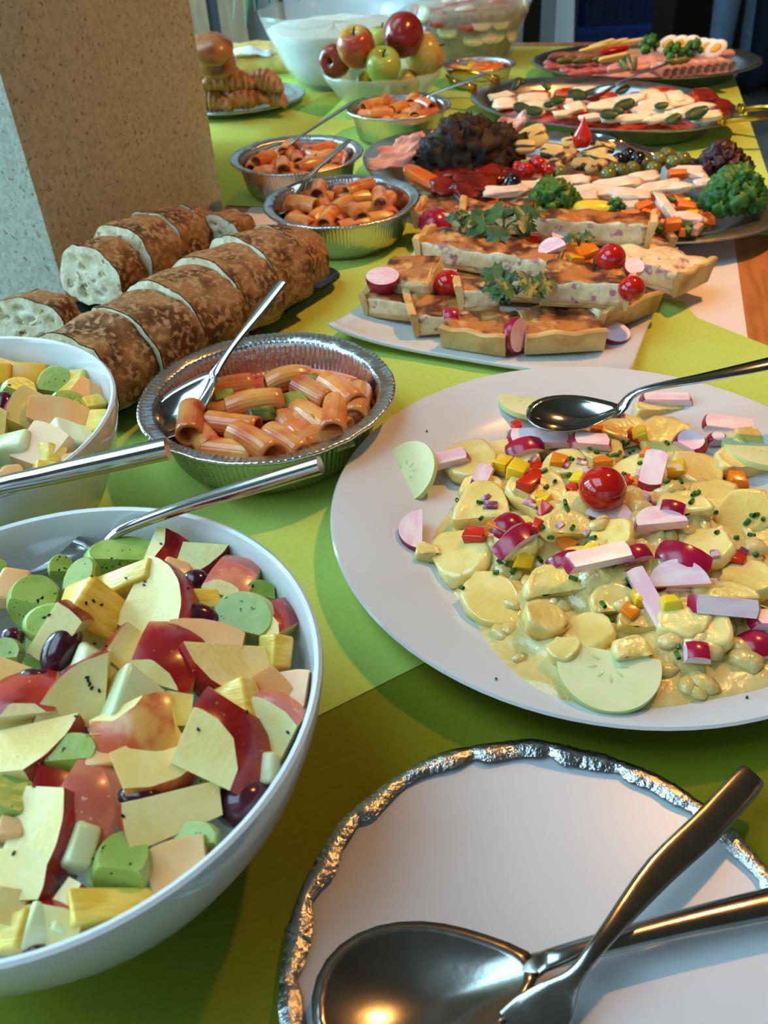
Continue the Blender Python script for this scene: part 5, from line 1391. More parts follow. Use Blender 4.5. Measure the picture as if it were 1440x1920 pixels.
surf('stuffed_pepper', xf(lathe([(0.0, -0.5), (0.35, -0.45), (0.5, -0.15), (0.42, 0.15), (0.2, 0.5), (0.05, 0.85), (0, 0.95)], 20), Matrix.Scale(38 * s_, 4)), PEPR, 1092, 256, 0.068, 'pointed bright red pepper standing among the grilled vegetables', 'pepper', lean=0.0)
for i, (px, py) in enumerate([(1160, 302), (1196, 299), (960, 343), (1178, 292)]):
    r_ = (15 if i != 2 else 17) * S(px, py, 0.05)
    ob('black_olive', blob(3, (r_, r_ * 1.15, r_), 0.04, 1, i), OLIVEB, mw=P(px, py, 0.05), smooth='all', label='shiny black olive' + WH, cat='olive', group='black olives')
for i, (px, py) in enumerate([(1166, 322), (1208, 306), (1235, 300), (1048, 326), (1262, 306), (1225, 318), (1185, 318), (1140, 328), (1280, 300), (1250, 292), (1150, 318)]):
    r_ = 15 * S(px, py, 0.046)
    ob('green_olive', blob(3, (r_, r_ * 1.15, r_), 0.04, 1, i), OLIVEG, mw=P(px, py, 0.046), smooth='all', label='green olive' + WH, cat='olive', group='green olives')
for i, (px, py, w_, h_, an) in enumerate([(1000, 352, 90, 26, 5), (950, 358, 80, 24, 0), (1035, 345, 70, 22, 10), (1075, 340, 60, 24, -5), (1110, 358, 90, 26, 8), (1150, 346, 90, 26, -12), (1205, 336, 70, 22, -10), (1180, 366, 80, 26, 20), (1230, 352, 80, 24, -15), (1252, 392, 110, 20, 78),
                                          (1262, 352, 70, 22, 10), (1290, 322, 60, 20, 15), (1306, 330, 40, 18, 40), (1180, 388, 46, 24, 0), (1290, 410, 50, 26, 40), (1090, 372, 60, 22, 0), (1320, 345, 40, 20, 0)]):
    flat('fish_slice', px, py, 0.046, w_, h_, 0.009, FISH, 'creamy white fish slice' + WH, 'fish', 'white fish slices', an, 0.2, i, 0.6, 0.4)
for i, (px, py, an) in enumerate([(1206, 388, -25), (1182, 406, 0), (1288, 388, 30), (1270, 328, 0), (1220, 405, 20), (1196, 420, 0), (1262, 420, 0)]):
    q = 26 * S(px, py, 0.05)
    surf('carrot_chunk', lump(q * 1.3, q * 0.8, q * 0.7, i, 0.15, 0.1), CARROT, px, py, 0.048, 'orange carrot chunk' + WH, 'carrot', 'carrot chunks', an)
rnd = random.Random(6)
for i in range(20):
    px, py = rnd.uniform(1200, 1310), rnd.uniform(372, 436)
    q = rnd.uniform(13, 20) * S(px, py, 0.04)
    mm_, cn = rnd.choice(((CARROT, 'orange'), (PEPY, 'yellow'), (CURLY, 'green'), (HAM, 'pink')))
    surf('diced_vegetable', lump(q, q, q, i, 0.15, 0.15), mm_, px, py, 0.042, 'small %s cube of diced salad%s' % (cn, WH), 'vegetable', cn + ' diced salad cubes', rnd.uniform(0, 90))
q = S(1110, 392, .045)
surf('lemon_wedge', blob(3, (38 * q, 18 * q, 14 * q), 0.05, 1, 3, 0.8), LEMON, 1112, 392, 0.045, 'yellow lemon wedge next to the curly parsley', 'lemon', ang=12)
curly(1036, 380, 0.045, 105, 70, 'curly green parsley bunch beside the lemon wedge', 1)
curly(1372, 385, 0.035, 125, 120, 'large curly green parsley bunch at the end of the antipasti platter', 2, 22)
curly(1290, 432, 0.03, 70, 36, 'flat curly parsley under the diced salad on the antipasti platter', 3, 9)
curly(1152, 392, 0.045, 46, 36, 'small curly parsley tuft next to the carrots', 4, 8)
curly(1350, 322, 0.034, 100, 80, 'dark red ruffled lettuce bunch behind the large parsley', 8, 18, RDLET, 'red_lettuce', 'lettuce', 0.8, 4.0, 1.1)
cb = P(1112, 255, 0.060); ax_ = (P(1150, 268, 0.05) - P(1090, 245, 0.06)).normalized()
spoon('serving_spoon', cb, ax_, Z, 0.06, 0.042, 0.010, [cb + ax_ * 0.026, P(1150, 268, 0.054), P(1230, 292, 0.043), P(1310, 312, 0.036), P(1360, 322, 0.034)], [(0.008, 0.001), (0.003, 0.002), (0.003, 0.002), (0.005, 0.0018), (0.005, 0.0015)], STEEL,
      'steel spoon resting on the rim of the antipasti platter')

# ------------------------------------------------------------------ tomato and mozzarella platter
WC = ' on the platter with brass handles'
bed(CC, 0.165, 0.112, AC, 0.016, TOMS, 'tomato juice and layered tomato under the mozzarella', 2, 'tomato_layer')
for i, (px, py, w_, h_, an) in enumerate([(980, 190, 44, 20, 0), (1010, 178, 44, 18, 20), (1060, 175, 44, 18, 0), (1130, 182, 54, 16, 0), (1092, 206, 50, 18, 0), (1200, 180, 44, 16, 0), (1240, 176, 56, 26, 10), (1290, 190, 44, 26, 0), (1325, 190, 46, 46, 0), (1345, 203, 50, 34, 20), (1250, 216, 60, 26, 0),
                                         (1150, 212, 50, 18, 0), (1030, 207, 44, 16, 0), (950, 204, 30, 12, 0), (1200, 205, 50, 16, 0)]):
    flat('tomato_slice', px, py, 0.032, w_, h_, 0.009, TOMS if i not in (8, 9) else GRPEP, 'red tomato slice' + WC, 'tomato', 'tomato slices with mozzarella', an, 0.15, i, 0.6)
for i, (px, py, w_, h_, an) in enumerate([(940, 180, 44, 14, -15), (946, 194, 46, 22, 0), (1000, 184, 60, 18, 10), (1012, 198, 60, 18, 15), (1055, 214, 34, 14, 0), (1078, 202, 40, 20, -25), (1100, 172, 56, 20, 0), (1168, 190, 100, 18, -8), (1130, 200, 60, 18, 5), (1220, 188, 56, 34, 10), (1266, 186, 50, 28, -20),
                                         (1222, 206, 70, 20, 0), (1300, 205, 80, 18, -20), (1190, 222, 66, 16, 0), (1108, 220, 44, 14, 0), (1235, 222, 60, 16, 0), (1325, 218, 60, 18, -10), (1000, 212, 40, 12, 0), (1150, 224, 40, 12, 0), (1270, 214, 50, 16, 0), (1055, 192, 40, 14, 0)]):
    flat('mozzarella_slice', px, py, 0.042, w_, h_, 0.008, MOZZ, 'creamy white mozzarella slice' + WC, 'mozzarella', 'mozzarella slices', an, 0.2, i, 0.6, 0.4)
def basil(px, py, w_, an, i, z=0.05):
    s = S(px, py, z)
    vf = blob(2, (w_ * s * 0.44, w_ * s * 0.26, 0.0015), 0.2, 1.5, i)
    surf('basil_leaf', ([Vector((p.x, p.y, p.z + 6 * p.x * p.x - 8 * p.y * p.y)) for p in vf[0]], vf[1]), BASIL, px, py, z, 'dark green basil leaf' + WC, 'basil', 'basil leaves on the mozzarella', an, 0.6)
for i, (px, py, w_, an) in enumerate([(968, 158, 30, -60), (975, 152, 26, 20), (1024, 160, 28, 50), (1082, 178, 46, 10), (1046, 188, 34, 0), (1168, 168, 32, -20), (1172, 196, 46, -10), (1306, 212, 52, -15), (1142, 214, 40, 10), (978, 202, 40, 15), (1000, 208, 40, 10), (1262, 224, 40, -20), (1160, 206, 30, 30), (1240, 198, 30, 0), (1030, 196, 26, 0)]):
    basil(px, py, w_, an, i)
tray_spoon((1116, 170), (1150, 158), (1255, 118), 0.050, 0.058, 0.085, 0.055, 0.036, 1, 'steel serving spoon leaning from the mozzarella towards the cold cuts', DARKSTEEL)

# ------------------------------------------------------------------ cold cuts platter
WKK = ' on the cold cuts platter'
LEANM = 0.1
EGGW = mat('egg_white', (240, 232, 216), rough=0.35, sss=0.1); YOLK = mat('egg_yolk', (232, 168, 56), rough=0.5); SALA = mat('salami', (168, 66, 62), (196, 110, 100), scale=90, rough=0.35); CHEESE = mat('cheese', (226, 196, 110), rough=0.4)
PICK = mat('pickle', (112, 112, 44), (88, 92, 36), scale=40, rough=0.25); ROAST = mat('roast_meat', (142, 84, 56), (112, 62, 42), scale=50, rough=0.5)
bed(CK, 0.155, 0.110, AK, 0.03, HAM, 'overlapping pink cold cuts lying under the rolls and eggs', 3, 'cold_cut_layer')
for i, px in enumerate((1252, 1272, 1291, 1310, 1326, 1342)):
    py = 84 + (i * 1.6 if i > 2 else 0)
    s = S(px, py, 0.062)
    o = surf('egg_slice', blob(3, (22 * s, 15 * s, 6 * s), 0.02, 1, i), EGGW, px, py, 0.062, 'boiled egg slice with yellow yolk' + WKK, 'egg', 'egg slices in a row', -25, 0.7)
    ob('yolk', xf(blob(2, (12 * s, 8 * s, 3 * s), 0.02), Matrix.Translation((0, 0, 4.4 * s))), YOLK, o, smooth='all')
for i in range(9):
    px, py = 1232 + i * 15, 131 - i * 1.6
    s = S(px, py, 0.045)
    n_ = 16; rings = [[Vector((math.cos(a_ * 6.2832 / n_) * r, -35 * s + y, math.sin(a_ * 6.2832 / n_) * r)) for a_ in range(n_)] for r, y in ((5 * s, 30 * s), (9 * s, 0), (9 * s, 80 * s), (5 * s, 80 * s))]
    ob('ham_roll', loft(rings, True, False, False), HAM, mw=frame(P(px, py, 0.044), RIGHT + Vector((0, 0.3, 0)), Z), smooth='all', label='rolled up pink ham slice' + WKK, cat='ham', group='ham rolls')
for i, (px, py, w_) in enumerate([(1216, 92, 46), (1262, 104, 46), (1298, 100, 44)]): curly(px, py, 0.055, w_, 40, ['dark curly parsley tuft in front of the first egg slice', 'dark curly parsley tuft between ham rolls and eggs', 'dark curly parsley tuft next to the last egg slices'][i], 20 + i, 8)
for i, (px, py, w_, h_, an) in enumerate([(1150, 118, 50, 20, 0), (1208, 118, 44, 22, 0), (1160, 128, 44, 14, 0), (1200, 128, 40, 14, 0), (1340, 104, 70, 14, 5)]):
    flat('ham_square', px, py, 0.048, w_, h_, 0.012, HAM, 'flat pink ham slice' + WKK, 'ham', 'flat ham slices', an, 0.4, i, 0.5)
for i, (px, py, w_, h_) in enumerate([(1050, 122, 60, 18), (1080, 128, 60, 18), (1110, 126, 60, 18), (1040, 116, 40, 14), (1130, 132, 44, 14), (1070, 118, 60, 16), (1095, 136, 60, 12)]):
    flat('salami_slice', px, py, 0.042, w_, h_, 0.010, SALA, 'dark red salami slice' + WKK, 'salami', 'salami slices', 0, 0.3, i, 0.8)
for i, (px, py) in enumerate([(1052, 106), (1080, 106), (1106, 108)]): flat('roast_slice', px, py, 0.055, 50, 16, 0.014, ROAST, 'brown roast meat slice' + WKK, 'meat', 'roast meat slices', 0, 0.3, i, 0.8)
for i, (px, py, an) in enumerate([(1128, 84, -20), (1150, 82, -14), (1150, 108, -10), (1112, 92, -16), (1180, 80, -5)]): flat('cheese_stick', px, py, 0.058, 56, 8, 0.01, CHEESE, 'pale yellow cheese slice' + WKK, 'cheese', 'cheese slices', an, 0.3, i, 0.5)
for i, (px, py, an) in enumerate([(1178, 112, 80), (1170, 122, 60), (1190, 120, 95), (1278, 114, 0), (1262, 116, 10), (1060, 114, 0), (1090, 114, 0), (1128, 112, 10)]): flat('pickle', px, py, 0.055, 34, 10, 0.012, PICK, 'green pickled gherkin' + WKK, 'pickle', 'gherkins', an, 0.4, i, 0.9)
flat('tomato_strip', 1150, 95, 0.058, 60, 12, 0.01, TOM, 'bright red tomato strip' + WKK, 'tomato', ang=-8)

# ------------------------------------------------------------------ croissants, cake, napkin
PASC = mat('croissant_crust', (196, 136, 78), (148, 86, 44), scale=50, rough=0.45, bump=0.5, bscale=90, lo=0.4, hi=0.65, coat=0.1, stretch=(4, 1, 1))
BUNM = mat('glazed_bun', (186, 124, 66), (146, 86, 44), scale=30, rough=0.3, coat=0.2, c3=(232, 214, 196), s3=30, lo3=0.64, hi3=0.74)
def croissant(px, py, z, wpx, ang, i, label):
    s = S(px, py, z) * wpx; n_ = 40
    path, rad = [], []
    for k_ in range(n_ + 1):
        t_ = -1 + 2 * k_ / n_
        path.append(Vector((t_ * s * 0.5, -0.22 * s * t_ * t_, 0)))
        st = abs((t_ * 3.5) % 1 - 0.5) * 2
        rad.append(max(0.002, s * 0.27 * (1 - abs(t_) ** 1.6 * 0.75) * (0.86 + 0.14 * st)))
    surf('croissant', tube(path, rad, 16, up=(0, 0, 1)), PASC, px, py, z, label, 'croissant', 'croissants on the steel tray', ang, 0.35)
for i, (px, py, z, w_, an) in enumerate([(398, 187, .032, 84, 8), (462, 182, .034, 84, -15), (512, 180, .032, 70, 25), (428, 148, .062, 96, -5), (498, 150, .058, 80, 20), (375, 150, .06, 80, 0)]):
    croissant(px, py, z, w_, an, i, 'golden brown croissant piled on the steel tray by the pillar')
for i, (px, py, z) in enumerate([(402, 116, .092), (396, 92, .118)]):
    s = S(px, py, z)
    surf('bread_roll', blob(3, (44 * s, 40 * s, 24 * s), 0.1, 1.5, i), BUNM, px, py, z, ['shiny glazed bread roll on top of the croissants', 'bread roll behind the glazed one on the croissant pile'][i], 'bread roll')
CAKE = mat('yellow_flatbread', (232, 200, 116), (216, 170, 84), scale=25, rough=0.6, bump=0.4, bscale=60)
cpos = P(470, 112, 0.03)
(vf, mi_) = gridbox(0.26, 0.20, 0.03, 14, 12, 2, 5)
ob('flat_cake', vf, CAKE, mw=frame(Vector((cpos.x - 0.03, cpos.y + 0.10, 0.0)), (1, 0.1, 0), Z), smooth='all', label='flat yellow baked cake slab behind the croissants', cat='cake')
nv_ = []
for i in range(13):
    for j in range(9):
        x, y = -0.05 + 0.1 * i / 12, -0.03 + 0.06 * j / 8
        nv_.append(Vector((x, y, 0.010 + 0.014 * math.exp(-(x * x + y * y) * 900) + 0.004 * noise.noise(Vector((x, y, 0)) * 50))))
o = ob('napkin', (nv_, [[i * 9 + j, (i + 1) * 9 + j, (i + 1) * 9 + j + 1, i * 9 + j + 1] for i in range(12) for j in range(8)]), mat('white_napkin', (232, 234, 236), rough=0.9), mw=Vector((P(462, 92, 0.045).x, P(462, 92, 0.045).y, 0.026)), smooth='all',
       label='crumpled white paper napkin lying on the yellow cake', cat='napkin')
md_ = o.modifiers.new('thick', 'SOLIDIFY'); md_.thickness = 0.001

# ------------------------------------------------------------------ bowls at the far end
def glassy(name, col, alpha, rough=0.15):
    m = mat(name, col, rough=rough, coat=0.3)
    m.node_tree.nodes['Principled BSDF'].inputs['Alpha'].default_value = alpha
    return m
CLEAR = glassy('clear_plastic', (214, 226, 220), 0.22, 0.1); FROST = glassy('frosted_glass', (206, 222, 196), 0.42, 0.25); TUBM = glassy('cloudy_plastic', (216, 220, 222), 0.22, 0.2)
CRM = Vector((-0.043, 1.785, 0)); CRR, CRH = 0.138, 0.122
def flute(n_, d_):
    return lambda i, r, z, a: (r * (1 + d_ * abs(math.sin(n_ * a / 2))), z)
ob('cream_bowl', lathe([(0.0, 0.002), (CRR * 0.52, 0.001), (CRR * 0.58, 0.006), (CRR * 0.72, 0.035), (CRR * 0.86, 0.075), (CRR * 0.97, 0.112), (CRR, CRH), (CRR * 0.985, CRH), (CRR * 0.95, 0.110), (CRR * 0.84, 0.075), (CRR * 0.70, 0.036), (CRR * 0.55, 0.008), (0, 0.005)], 64, cap0=False, cap1=False,
                      fl=lambda i, r, z, a: (r * (1 + (0.012 * math.sin(9 * a) if i in (6, 7) else 0)), z + (0.004 * abs(math.sin(4.5 * a)) if i in (6, 7) else 0))), CLEAR, mw=CRM, smooth='all', label='large clear plastic bowl of white cream behind the apples', cat='bowl')
vc = lathe([(0, 0.008), (CRR * 0.53, 0.010), (CRR * 0.68, 0.036), (CRR * 0.82, 0.074), (CRR * 0.895, 0.094), (CRR * 0.86, 0.0965), (CRR * 0.6, 0.099), (CRR * 0.3, 0.098), (0, 0.100)], 64, cap0=False, cap1=False,
           fl=lambda i, r, z, a: (r, z + (0.003 * noise.noise(Vector((math.cos(a) * 3, math.sin(a) * 3, i))) if i > 4 else 0)))
ob('white_cream', vc, mat('whipped_cream', (236, 236, 222), (226, 226, 208), scale=30, rough=0.5, sss=0.1, bump=0.3, bscale=60), mw=CRM, smooth='all', kind='stuff', label='thick white cream filling the large clear bowl', cat='cream')
APC = Vector((0.0385, 1.578, 0)); APR, APH = 0.1025, 0.060
ob('apple_bowl', lathe([(0, 0.003), (0.045, 0.002), (0.05, 0.0), (0.056, 0.004), (0.075, 0.022), (0.095, 0.047), (APR, APH), (APR * 0.975, APH), (0.091, 0.046), (0.072, 0.024), (0.05, 0.007), (0, 0.006)], 72, cap0=False, cap1=False,
                       fl=lambda i, r, z, a: (r * (1 + 0.02 * abs(math.sin(5 * a)) * (z > 0.01)), z + (0.003 * abs(math.sin(5 * a)) if i in (6, 7) else 0))), FROST, mw=APC, smooth='all', label='frosted glass bowl piled with whole apples', cat='bowl')
APG = mat('green_apple', (168, 184, 74), (150, 168, 60), scale=14, rough=0.25, coat=0.2)
APY = mat('yellow_red_apple', (196, 172, 82), (170, 66, 44), scale=14, rough=0.25, coat=0.2, lo=0.45, hi=0.65)
APD = mat('dark_red_apple', (128, 34, 26), (158, 60, 36), scale=16, rough=0.22, coat=0.25)
STEM = mat('apple_stem', (56, 40, 24), rough=0.8)
def apple(px, py, dpx, yb_, m, tilt, label):
    p = PY(px, py, yb_); r_ = dpx * pxm(p) / 2
    pr = [(0, -0.80), (0.18, -0.88), (0.42, -0.90), (0.72, -0.66), (0.94, -0.22), (1.0, 0.16), (0.92, 0.56), (0.70, 0.84), (0.42, 0.92), (0.20, 0.82), (0.06, 0.66), (0, 0.62)]
    sp = spline(pr, 26)
    o = ob('apple', lathe([(max(0, a) * r_, b * r_) for a, b in sp], 28, cap0=False, cap1=False), m, mw=Matrix.Translation(p) @ Matrix.Rotation(math.radians(tilt[0]), 4, 'X') @ Matrix.Rotation(math.radians(tilt[1]), 4, 'Y'), smooth='all', label=label, cat='apple')
    ob('stem', tube([(0, 0, 0.6 * r_), (0.02 * r_, 0, 0.9 * r_), (0.12 * r_, 0, 1.15 * r_)], 0.0016, 6), STEM, o)
apple(668, 90, 72, 1.530, APY, (25, -8), 'yellow apple with a red blush and a dark stem on the apple pile')
apple(755, 68, 76, 1.552, APD, (-60, 20), 'dark red apple on top of the apple pile')
apple(719, 126, 66, 1.504, APG, (30, 0), 'small green apple at the front of the apple bowl')
apple(795, 104, 73, 1.578, APY, (10, 60), 'large yellow apple with red side next to the dark red one')
apple(630, 114, 60, 1.555, APD, (80, -30), 'dull red apple at the side of the apple bowl by the croissants')
apple(716, 82, 60, 1.620, APG, (0, 0), 'green apple at the back of the pile between the other apples')
apple(694, 160, 56, 1.565, APG, (60, 0), 'green apple at the bottom of the frosted bowl')
apple(758, 158, 56, 1.575, APY, (90, 0), 'yellow red apple at the bottom of the frosted bowl')
# cloudy tub of salad
TB = Vector((0.222, 1.935, 0)); 
tr0, tr1, TH = 0.090, 0.132, 0.122
ob('plastic_tub', lathe([(0, 0.002), (tr0 * 0.9, 0.0), (tr0, 0.006), (tr1 * 0.985, TH - 0.014), (tr1 * 1.02, TH - 0.012), (tr1 * 1.02, TH), (tr1 * 0.99, TH), (tr1 * 0.965, TH - 0.014), (tr0 * 0.96, 0.008), (0, 0.005)], 56, cap0=False, cap1=False), TUBM, mw=TB, label='cloudy plastic tub of mixed salad beside the bowl of cream', cat='tub')
SAL = mat('mixed_salad', (186, 160, 110), (146, 118, 76), scale=40, rough=0.4, bump=0.5, bscale=60, c3=(150, 80, 60), s3=45, lo3=0.62, hi3=0.7)
ob('mixed_salad', lathe([(0, 0.008), (tr0 * 0.93, 0.010), (tr1 * 0.90, 0.090), (tr1 * 0.86, 0.098), (0, 0.104)], 48, cap0=False, cap1=False), SAL, mw=TB, smooth='all', kind='stuff', label='brownish pasta salad filling the cloudy tub', cat='salad')
rnd = random.Random(12)
for i in range(26):
    a = rnd.uniform(3.3, 6.1) if i < 18 else rnd.uniform(0, 6.28); zz = rnd.uniform(0.05, 0.098) if i < 18 else 0.102
    r = (tr0 + (tr1 - tr0) * zz / TH) * 0.935 if i < 18 else rnd.uniform(0, 0.09)
    k_ = i % 3
    mm_, cn, ct = ((TOMS, 'pinkish tomato', 'tomato'), (CUCF, 'pale cucumber', 'cucumber'), (MOZZ, 'creamy cheese', 'cheese'))[k_]
    nrm = Vector((math.cos(a), math.sin(a), 0.3)) if i < 18 else Z
    ob('salad_piece', blob(2, (0.022, 0.016, 0.004), 0.2, 1.5, i, 0.8), mm_, mw=frame(TB + Vector((math.cos(a) * r, math.sin(a) * r, zz)), Z.cross(nrm), nrm), smooth='all', label=cn + ' piece in the cloudy tub of salad', cat=ct, group=cn + ' pieces in the tub')
# small tray with orange vegetables
for i in range(12):
    a = i * 2.4; r = 0.045 * math.sqrt((i + .5) / 12)
    q = Vector((0.217 + r * math.cos(a), 1.70 + r * math.sin(a), 0.026 + 0.006 * (1 - r / 0.045)))
    ob('vegetable_strip', blob(2, (0.022, 0.008, 0.006), 0.15, 1.4, i, 0.8), (ORPEP, PEPY, CARROT)[i % 3], mw=frame(q, (math.cos(i * 1.3), math.sin(i * 1.3), 0.15), Z), smooth='all', label='%s vegetable strip in the small foil tray' % ('orange', 'yellow', 'carrot orange')[i % 3], cat='vegetable', group=('orange', 'yellow', 'carrot orange')[i % 3] + ' strips in the small tray')
sauce(Vector((0.217, 1.70, 0)), 0.056, 0.020, 9, 'in the small foil tray')

# ------------------------------------------------------------------ background of the room
# wooden double doors on the left
yb = 3.4
d0 = PY(350, 0, yb).x - 0.3; d1 = PY(462, 40, yb).x; dm = PY(402, 40, yb).x
ob('wall_back_left', box(-3.0, d0 - 0.6, yb + 0.02, yb + 0.12, -0.75, 1.95), WALLP, smooth=False, kind='structure')
dl = ob('door_1', box(d0 - 0.6, dm - 0.02, yb, yb + 0.05, -0.75, 1.4), DOORWOOD, smooth=False, kind='structure')
ob('handle', tube([(dm - 0.1, yb - 0.04, 0.3), (dm - 0.1, yb - 0.04, 0.45)], 0.01, 8), STEEL, dl)
dr = ob('door_2', box(dm + 0.02, d1, yb, yb + 0.05, -0.75, 1.4), DOORWOOD, smooth=False, kind='structure')
ob('trim_1', box(dm - 0.02, dm + 0.02, yb + 0.005, yb + 0.045, -0.75, 1.4), mat('door_gap', (52, 54, 54), rough=0.6), smooth=False, kind='structure')
ob('wall_above_doors', box(d0 - 0.6, d1, yb, yb + 0.05, 1.4, 1.95), WALLP, smooth=False, kind='structure')

# strap leaved plant
pl = empty('potted_plant', Vector((-0.22, 2.75, -0.75)), label='strap leaved house plant behind the bowl of white cream', cat='plant')
ob('pot', lathe([(0.11, 0), (0.15, 0.3), (0.155, 0.3), (0.145, 0.285), (0.0, 0.27)], 24, cap1=False), mat('terracotta', (150, 90, 66), rough=0.8), pl)
ob('stem', tube([(0, 0, 0.27), (0.01, 0, 0.6), (0, 0.01, 0.98)], [0.018, 0.014, 0.01], 8), mat('plant_stem', (96, 84, 52), rough=0.8), pl)
LEAFG = mat('plant_leaf', (58, 104, 40), (44, 84, 34), scale=10, rough=0.4)
rnd = random.Random(5)
tips = [(PY(437, 38, 2.7), 0.016), (PY(480, 22, 2.55), 0.02), (PY(462, 52, 2.5), 0.02), (PY(505, 6, 2.6), 0.022), (PY(560, 4, 2.75), 0.022), (PY(530, 12, 2.65), 0.02)]
for i in range(10):
    a = rnd.uniform(0, 6.28); tips.append((Vector((-0.22 + math.cos(a) * 0.4, 2.75 + math.sin(a) * 0.35, rnd.uniform(0.2, 0.6))), 0.02))
for tpt, wd_ in tips:
    q = tpt - Vector((-0.22, 2.75, -0.75)); b = Vector((0, 0, 0.9 + rnd.uniform(0, 0.08)))
    mid = (b + q) / 2 + Vector((0, 0, 0.13 + 0.05 * rnd.random()))
    pts = [Vector(p) for p in spline([tuple(b), tuple(mid), tuple(q)], 10)]
    ob('leaf', tube(pts, [(wd_ * math.sin(math.pi * min(0.98, 0.12 + 0.88 * i / 10)) + 0.001, 0.0012) for i in range(11)], 6, up=(0, 0, 1)), LEAFG, pl)

# white plastic stool with an arched opening in its side
WPL = mat('white_plastic', (222, 226, 230), rough=0.35)
y0 = 3.75
xa, xb = PY(968, 20, y0).x, PY(1066, 20, y0).x
ztop = 0.14
st = empty('step_stool', Vector(((xa + xb) / 2, y0 + 0.16, -0.75)), label='white plastic stool with an arched opening in its side', cat='stool')
hwid = (xb - xa) / 2
for yy in (-0.16, 0.13):
    wv = 0.05
    pts = []
    outer = [(-hwid - 0.06, 0), (-hwid, 0.75 + ztop), (hwid, 0.75 + ztop), (hwid + 0.06, 0)]
    a0, a1 = hwid * 0.55, 0.75 + 0.045
    inner = [(hwid * 0.62, 0), (hwid * 0.5, a1 - 0.05), (hwid * 0.42, a1 - 0.015), (hwid * 0.3, a1), (-hwid * 0.5, a1), (-hwid * 0.62, a1 - 0.015), (-hwid * 0.68, a1 - 0.05), (-hwid * 0.75, 0)]
    poly = outer + inner
    v = [Vector((x, yy, z)) for x, z in poly] + [Vector((x, yy + 0.03, z)) for x, z in poly]
    n = len(poly)
    ob('side_panel', (v, [list(range(n)), list(range(2 * n - 1, n - 1, -1))] + [[j, n + j, n + (j + 1) % n, (j + 1) % n] for j in range(n)]), WPL, st, smooth=False)
ob('seat', rbox(2 * hwid + 0.02, 0.36, 0.03, 0.006), WPL, st, Matrix.Translation((0, 0, 0.75 + ztop)))
ob('rung', box(-hwid, hwid, -0.02, 0.02, 0.3, 0.34), WPL, st, smooth=False)

# stacked blue crates
CR1 = mat('blue_crate_plastic', (26, 58, 140), rough=0.4); CR2 = mat('navy_crate_plastic', (16, 28, 84), rough=0.4)
yc = 4.3
def crate(x0, x1, z0, z1, m, label):
    xm = (x0 + x1) / 2; W = x1 - x0; D = 0.3; hh = z1 - z0
    c = empty('plastic_crate', Vector((xm, yc + D / 2, z0)), label=label, cat='crate')
    tt = 0.012
    ob('base', box(-W / 2, W / 2, -D / 2, D / 2, 0, tt), m, c, smooth=False)
    for sy in (-1, 1): ob('side', box(-W / 2, W / 2, sy * (D / 2 - tt / 2) - tt / 2, sy * (D / 2 - tt / 2) + tt / 2, tt, hh), m, c, smooth=False)
    for sx in (-1, 1): ob('side', box(sx * (W / 2 - tt / 2) - tt / 2, sx * (W / 2 - tt / 2) + tt / 2, -D / 2 + tt, D / 2 - tt, tt, hh), m, c, smooth=False)
    for ya in (-D / 2 - 0.012, D / 2): ob('rim', box(-W / 2 - 0.012, W / 2 + 0.012, ya, ya + 0.012, hh - 0.03, hh), m, c, smooth=False)
    for j in range(5):
        x = -W / 2 + W * (j + 0.5) / 5
        ob('rib', box(x - 0.008, x + 0.008, -D / 2 - 0.01, -D / 2, 0.02, hh - 0.03), m, c, smooth=False)
xa, xb = PY(1085, 70, yc).x, PY(1212, 70, yc).x
zm = PY(1150, 47, yc).z
crate(xa, xb, -0.75, -0.75 + (zm + 0.75) / 2, CR1, 'bright blue plastic crate at the bottom of the stack')
crate(xa, xb, -0.75 + (zm + 0.75) / 2, zm, CR1, 'bright blue plastic crate in the middle of the stack')
crate(xa + 0.02, xb + 0.02, zm, zm + 0.26, CR2, 'navy plastic crate on top of the bright blue crates')

# brown cupboard behind the crates
cw = empty('cupboard', Vector((0.95, 5.3, -0.75)), label='low brown wooden cupboard behind the blue crates', cat='cupboard')
ob('body', box(-0.75, 0.75, -0.2, 0.25, 0, 1.3), mat('cupboard_wood', (70, 56, 40), (60, 48, 34), scale=5, rough=0.6), cw, smooth=False)
for j in range(3):
    dd_ = ob('door', box(-0.74 + j * 0.495, -0.255 + j * 0.495, -0.22, -0.2, 0.05, 1.25), mat('cupboard_door', (84, 68, 48), rough=0.55), cw, smooth=False)
    ob('handle', tube([(-0.3 + j * 0.495, -0.235, 0.6), (-0.3 + j * 0.495, -0.235, 0.72)], 0.006, 6), STEEL, dd_)
# timber post beside the stool
ob('wall_post', box(PY(1066, 40, 4.15).x, PY(1082, 40, 4.15).x, 4.15, 4.22, -0.75, 1.95), mat('post_wood', (92, 82, 72), rough=0.7), smooth=False, kind='structure')

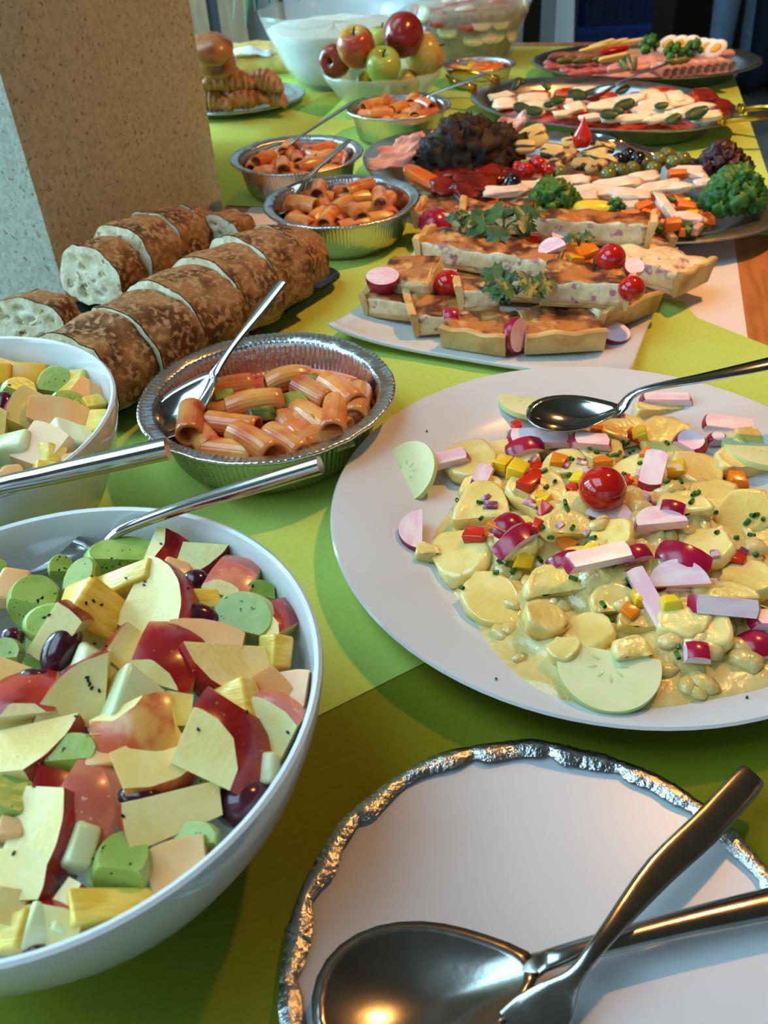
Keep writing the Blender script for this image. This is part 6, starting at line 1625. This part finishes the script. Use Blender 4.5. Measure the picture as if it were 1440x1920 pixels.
# people standing at the back: lower bodies in view
def person(x, y, face, trouser, top_m, label, stance=0.1):
    m = Matrix.Translation((x, y, -0.75)) @ Matrix.Rotation(face, 4, 'Z')
    v = [(0, 0, 0.95), (0, 0, 1.15), (0, 0, 1.38), (0, 0, 1.50), (0, -0.01, 1.64),
         (stance, 0, 0.86), (stance, -0.01, 0.48), (stance, 0.01, 0.08), (stance, -0.15, 0.035),
         (-stance, 0, 0.86), (-stance, -0.01, 0.48), (-stance, 0.01, 0.08), (-stance, -0.15, 0.035),
         (0.19, 0, 1.40), (0.25, 0.01, 1.12), (0.25, -0.06, 0.88), (0.25, -0.09, 0.78),
         (-0.19, 0, 1.40), (-0.25, 0.01, 1.12), (-0.25, -0.06, 0.88), (-0.25, -0.09, 0.78), (0, -0.01, 1.74)]
    e_ = [(0, 1), (1, 2), (2, 3), (3, 4), (4, 21), (0, 5), (5, 6), (6, 7), (7, 8), (0, 9), (9, 10), (10, 11), (11, 12),
          (2, 13), (13, 14), (14, 15), (15, 16), (2, 17), (17, 18), (18, 19), (19, 20)]
    r = {0: .14, 1: .13, 2: .15, 3: .055, 4: .095, 21: .075, 5: .1, 6: .075, 7: .06, 8: .04, 9: .1, 10: .075, 11: .06, 12: .04,
         13: .065, 14: .05, 15: .036, 16: .03, 17: .065, 18: .05, 19: .036, 20: .03}
    mm = bpy.data.meshes.new('person'); mm.from_pydata(v, e_, [])
    o = bpy.data.objects.new('person', mm); COL.objects.link(o); o.matrix_world = m
    o.modifiers.new('skin', 'SKIN'); sv = mm.skin_vertices[0].data
    for i, rr in r.items(): sv[i].radius = (rr, rr)
    sv[0].use_root = True
    o.modifiers.new('sub', 'SUBSURF').levels = 2
    o.modifiers['sub'].render_levels = 2
    mm.materials.append(trouser)
    dg = bpy.context.evaluated_depsgraph_get()
    nm = bpy.data.meshes.new_from_object(o.evaluated_get(dg))
    o.modifiers.clear(); o.data = nm
    nm.materials.clear()
    SKIN = mat('skin', (200, 150, 124), rough=0.5)
    SHOE = mat('shoe_leather', (30, 26, 24), rough=0.4)
    for k_ in (trouser, top_m, SKIN, SHOE): nm.materials.append(k_)
    for p in nm.polygons:
        c = p.center; p.use_smooth = True
        p.material_index = 3 if c.z < 0.075 else 2 if (c.z > 1.5 or (abs(c.x) > 0.2 and c.z < 0.9)) else 1 if (c.z > 0.98 or abs(c.x) > 0.2) else 0
    ob('hair', xf(blob(3, (0.098, 0.105, 0.085), 0.1, 3), Matrix.Translation((0, 0.015, 1.735))), mat('hair', (60, 44, 32), rough=0.6), o)
    ob('nose', xf(blob(1, (0.012, 0.02, 0.02), 0), Matrix.Translation((0, -0.1, 1.67))), SKIN, o)
    for sx in (-1, 1):
        ob('eye', xf(blob(1, (0.012, 0.008, 0.008), 0), Matrix.Translation((sx * 0.033, -0.085, 1.695))), BLACK, o)
        ob('ear', xf(blob(1, (0.01, 0.018, 0.028), 0), Matrix.Translation((sx * 0.095, 0.0, 1.68))), SKIN, o)
    return tag(o, label, 'person')
NAVY = mat('navy_trousers', (22, 30, 44), rough=0.85); PALEB = mat('pale_blue_jeans', (150, 172, 200), (140, 162, 190), scale=30, rough=0.85)
f1 = P(1402, 186, -0.73)
person(f1.x + 0.14, f1.y + 0.1, math.radians(205), NAVY, mat('dark_shirt', (40, 44, 52), rough=0.8), 'person standing in dark navy trousers beside the end of the buffet')
f2 = PY(1362, 60, f1.y + 0.5)
person(f2.x + 0.06, f1.y + 0.5, math.radians(190), PALEB, mat('light_shirt', (190, 200, 214), rough=0.8), 'person standing in pale blue trousers behind the one in navy', 0.09)
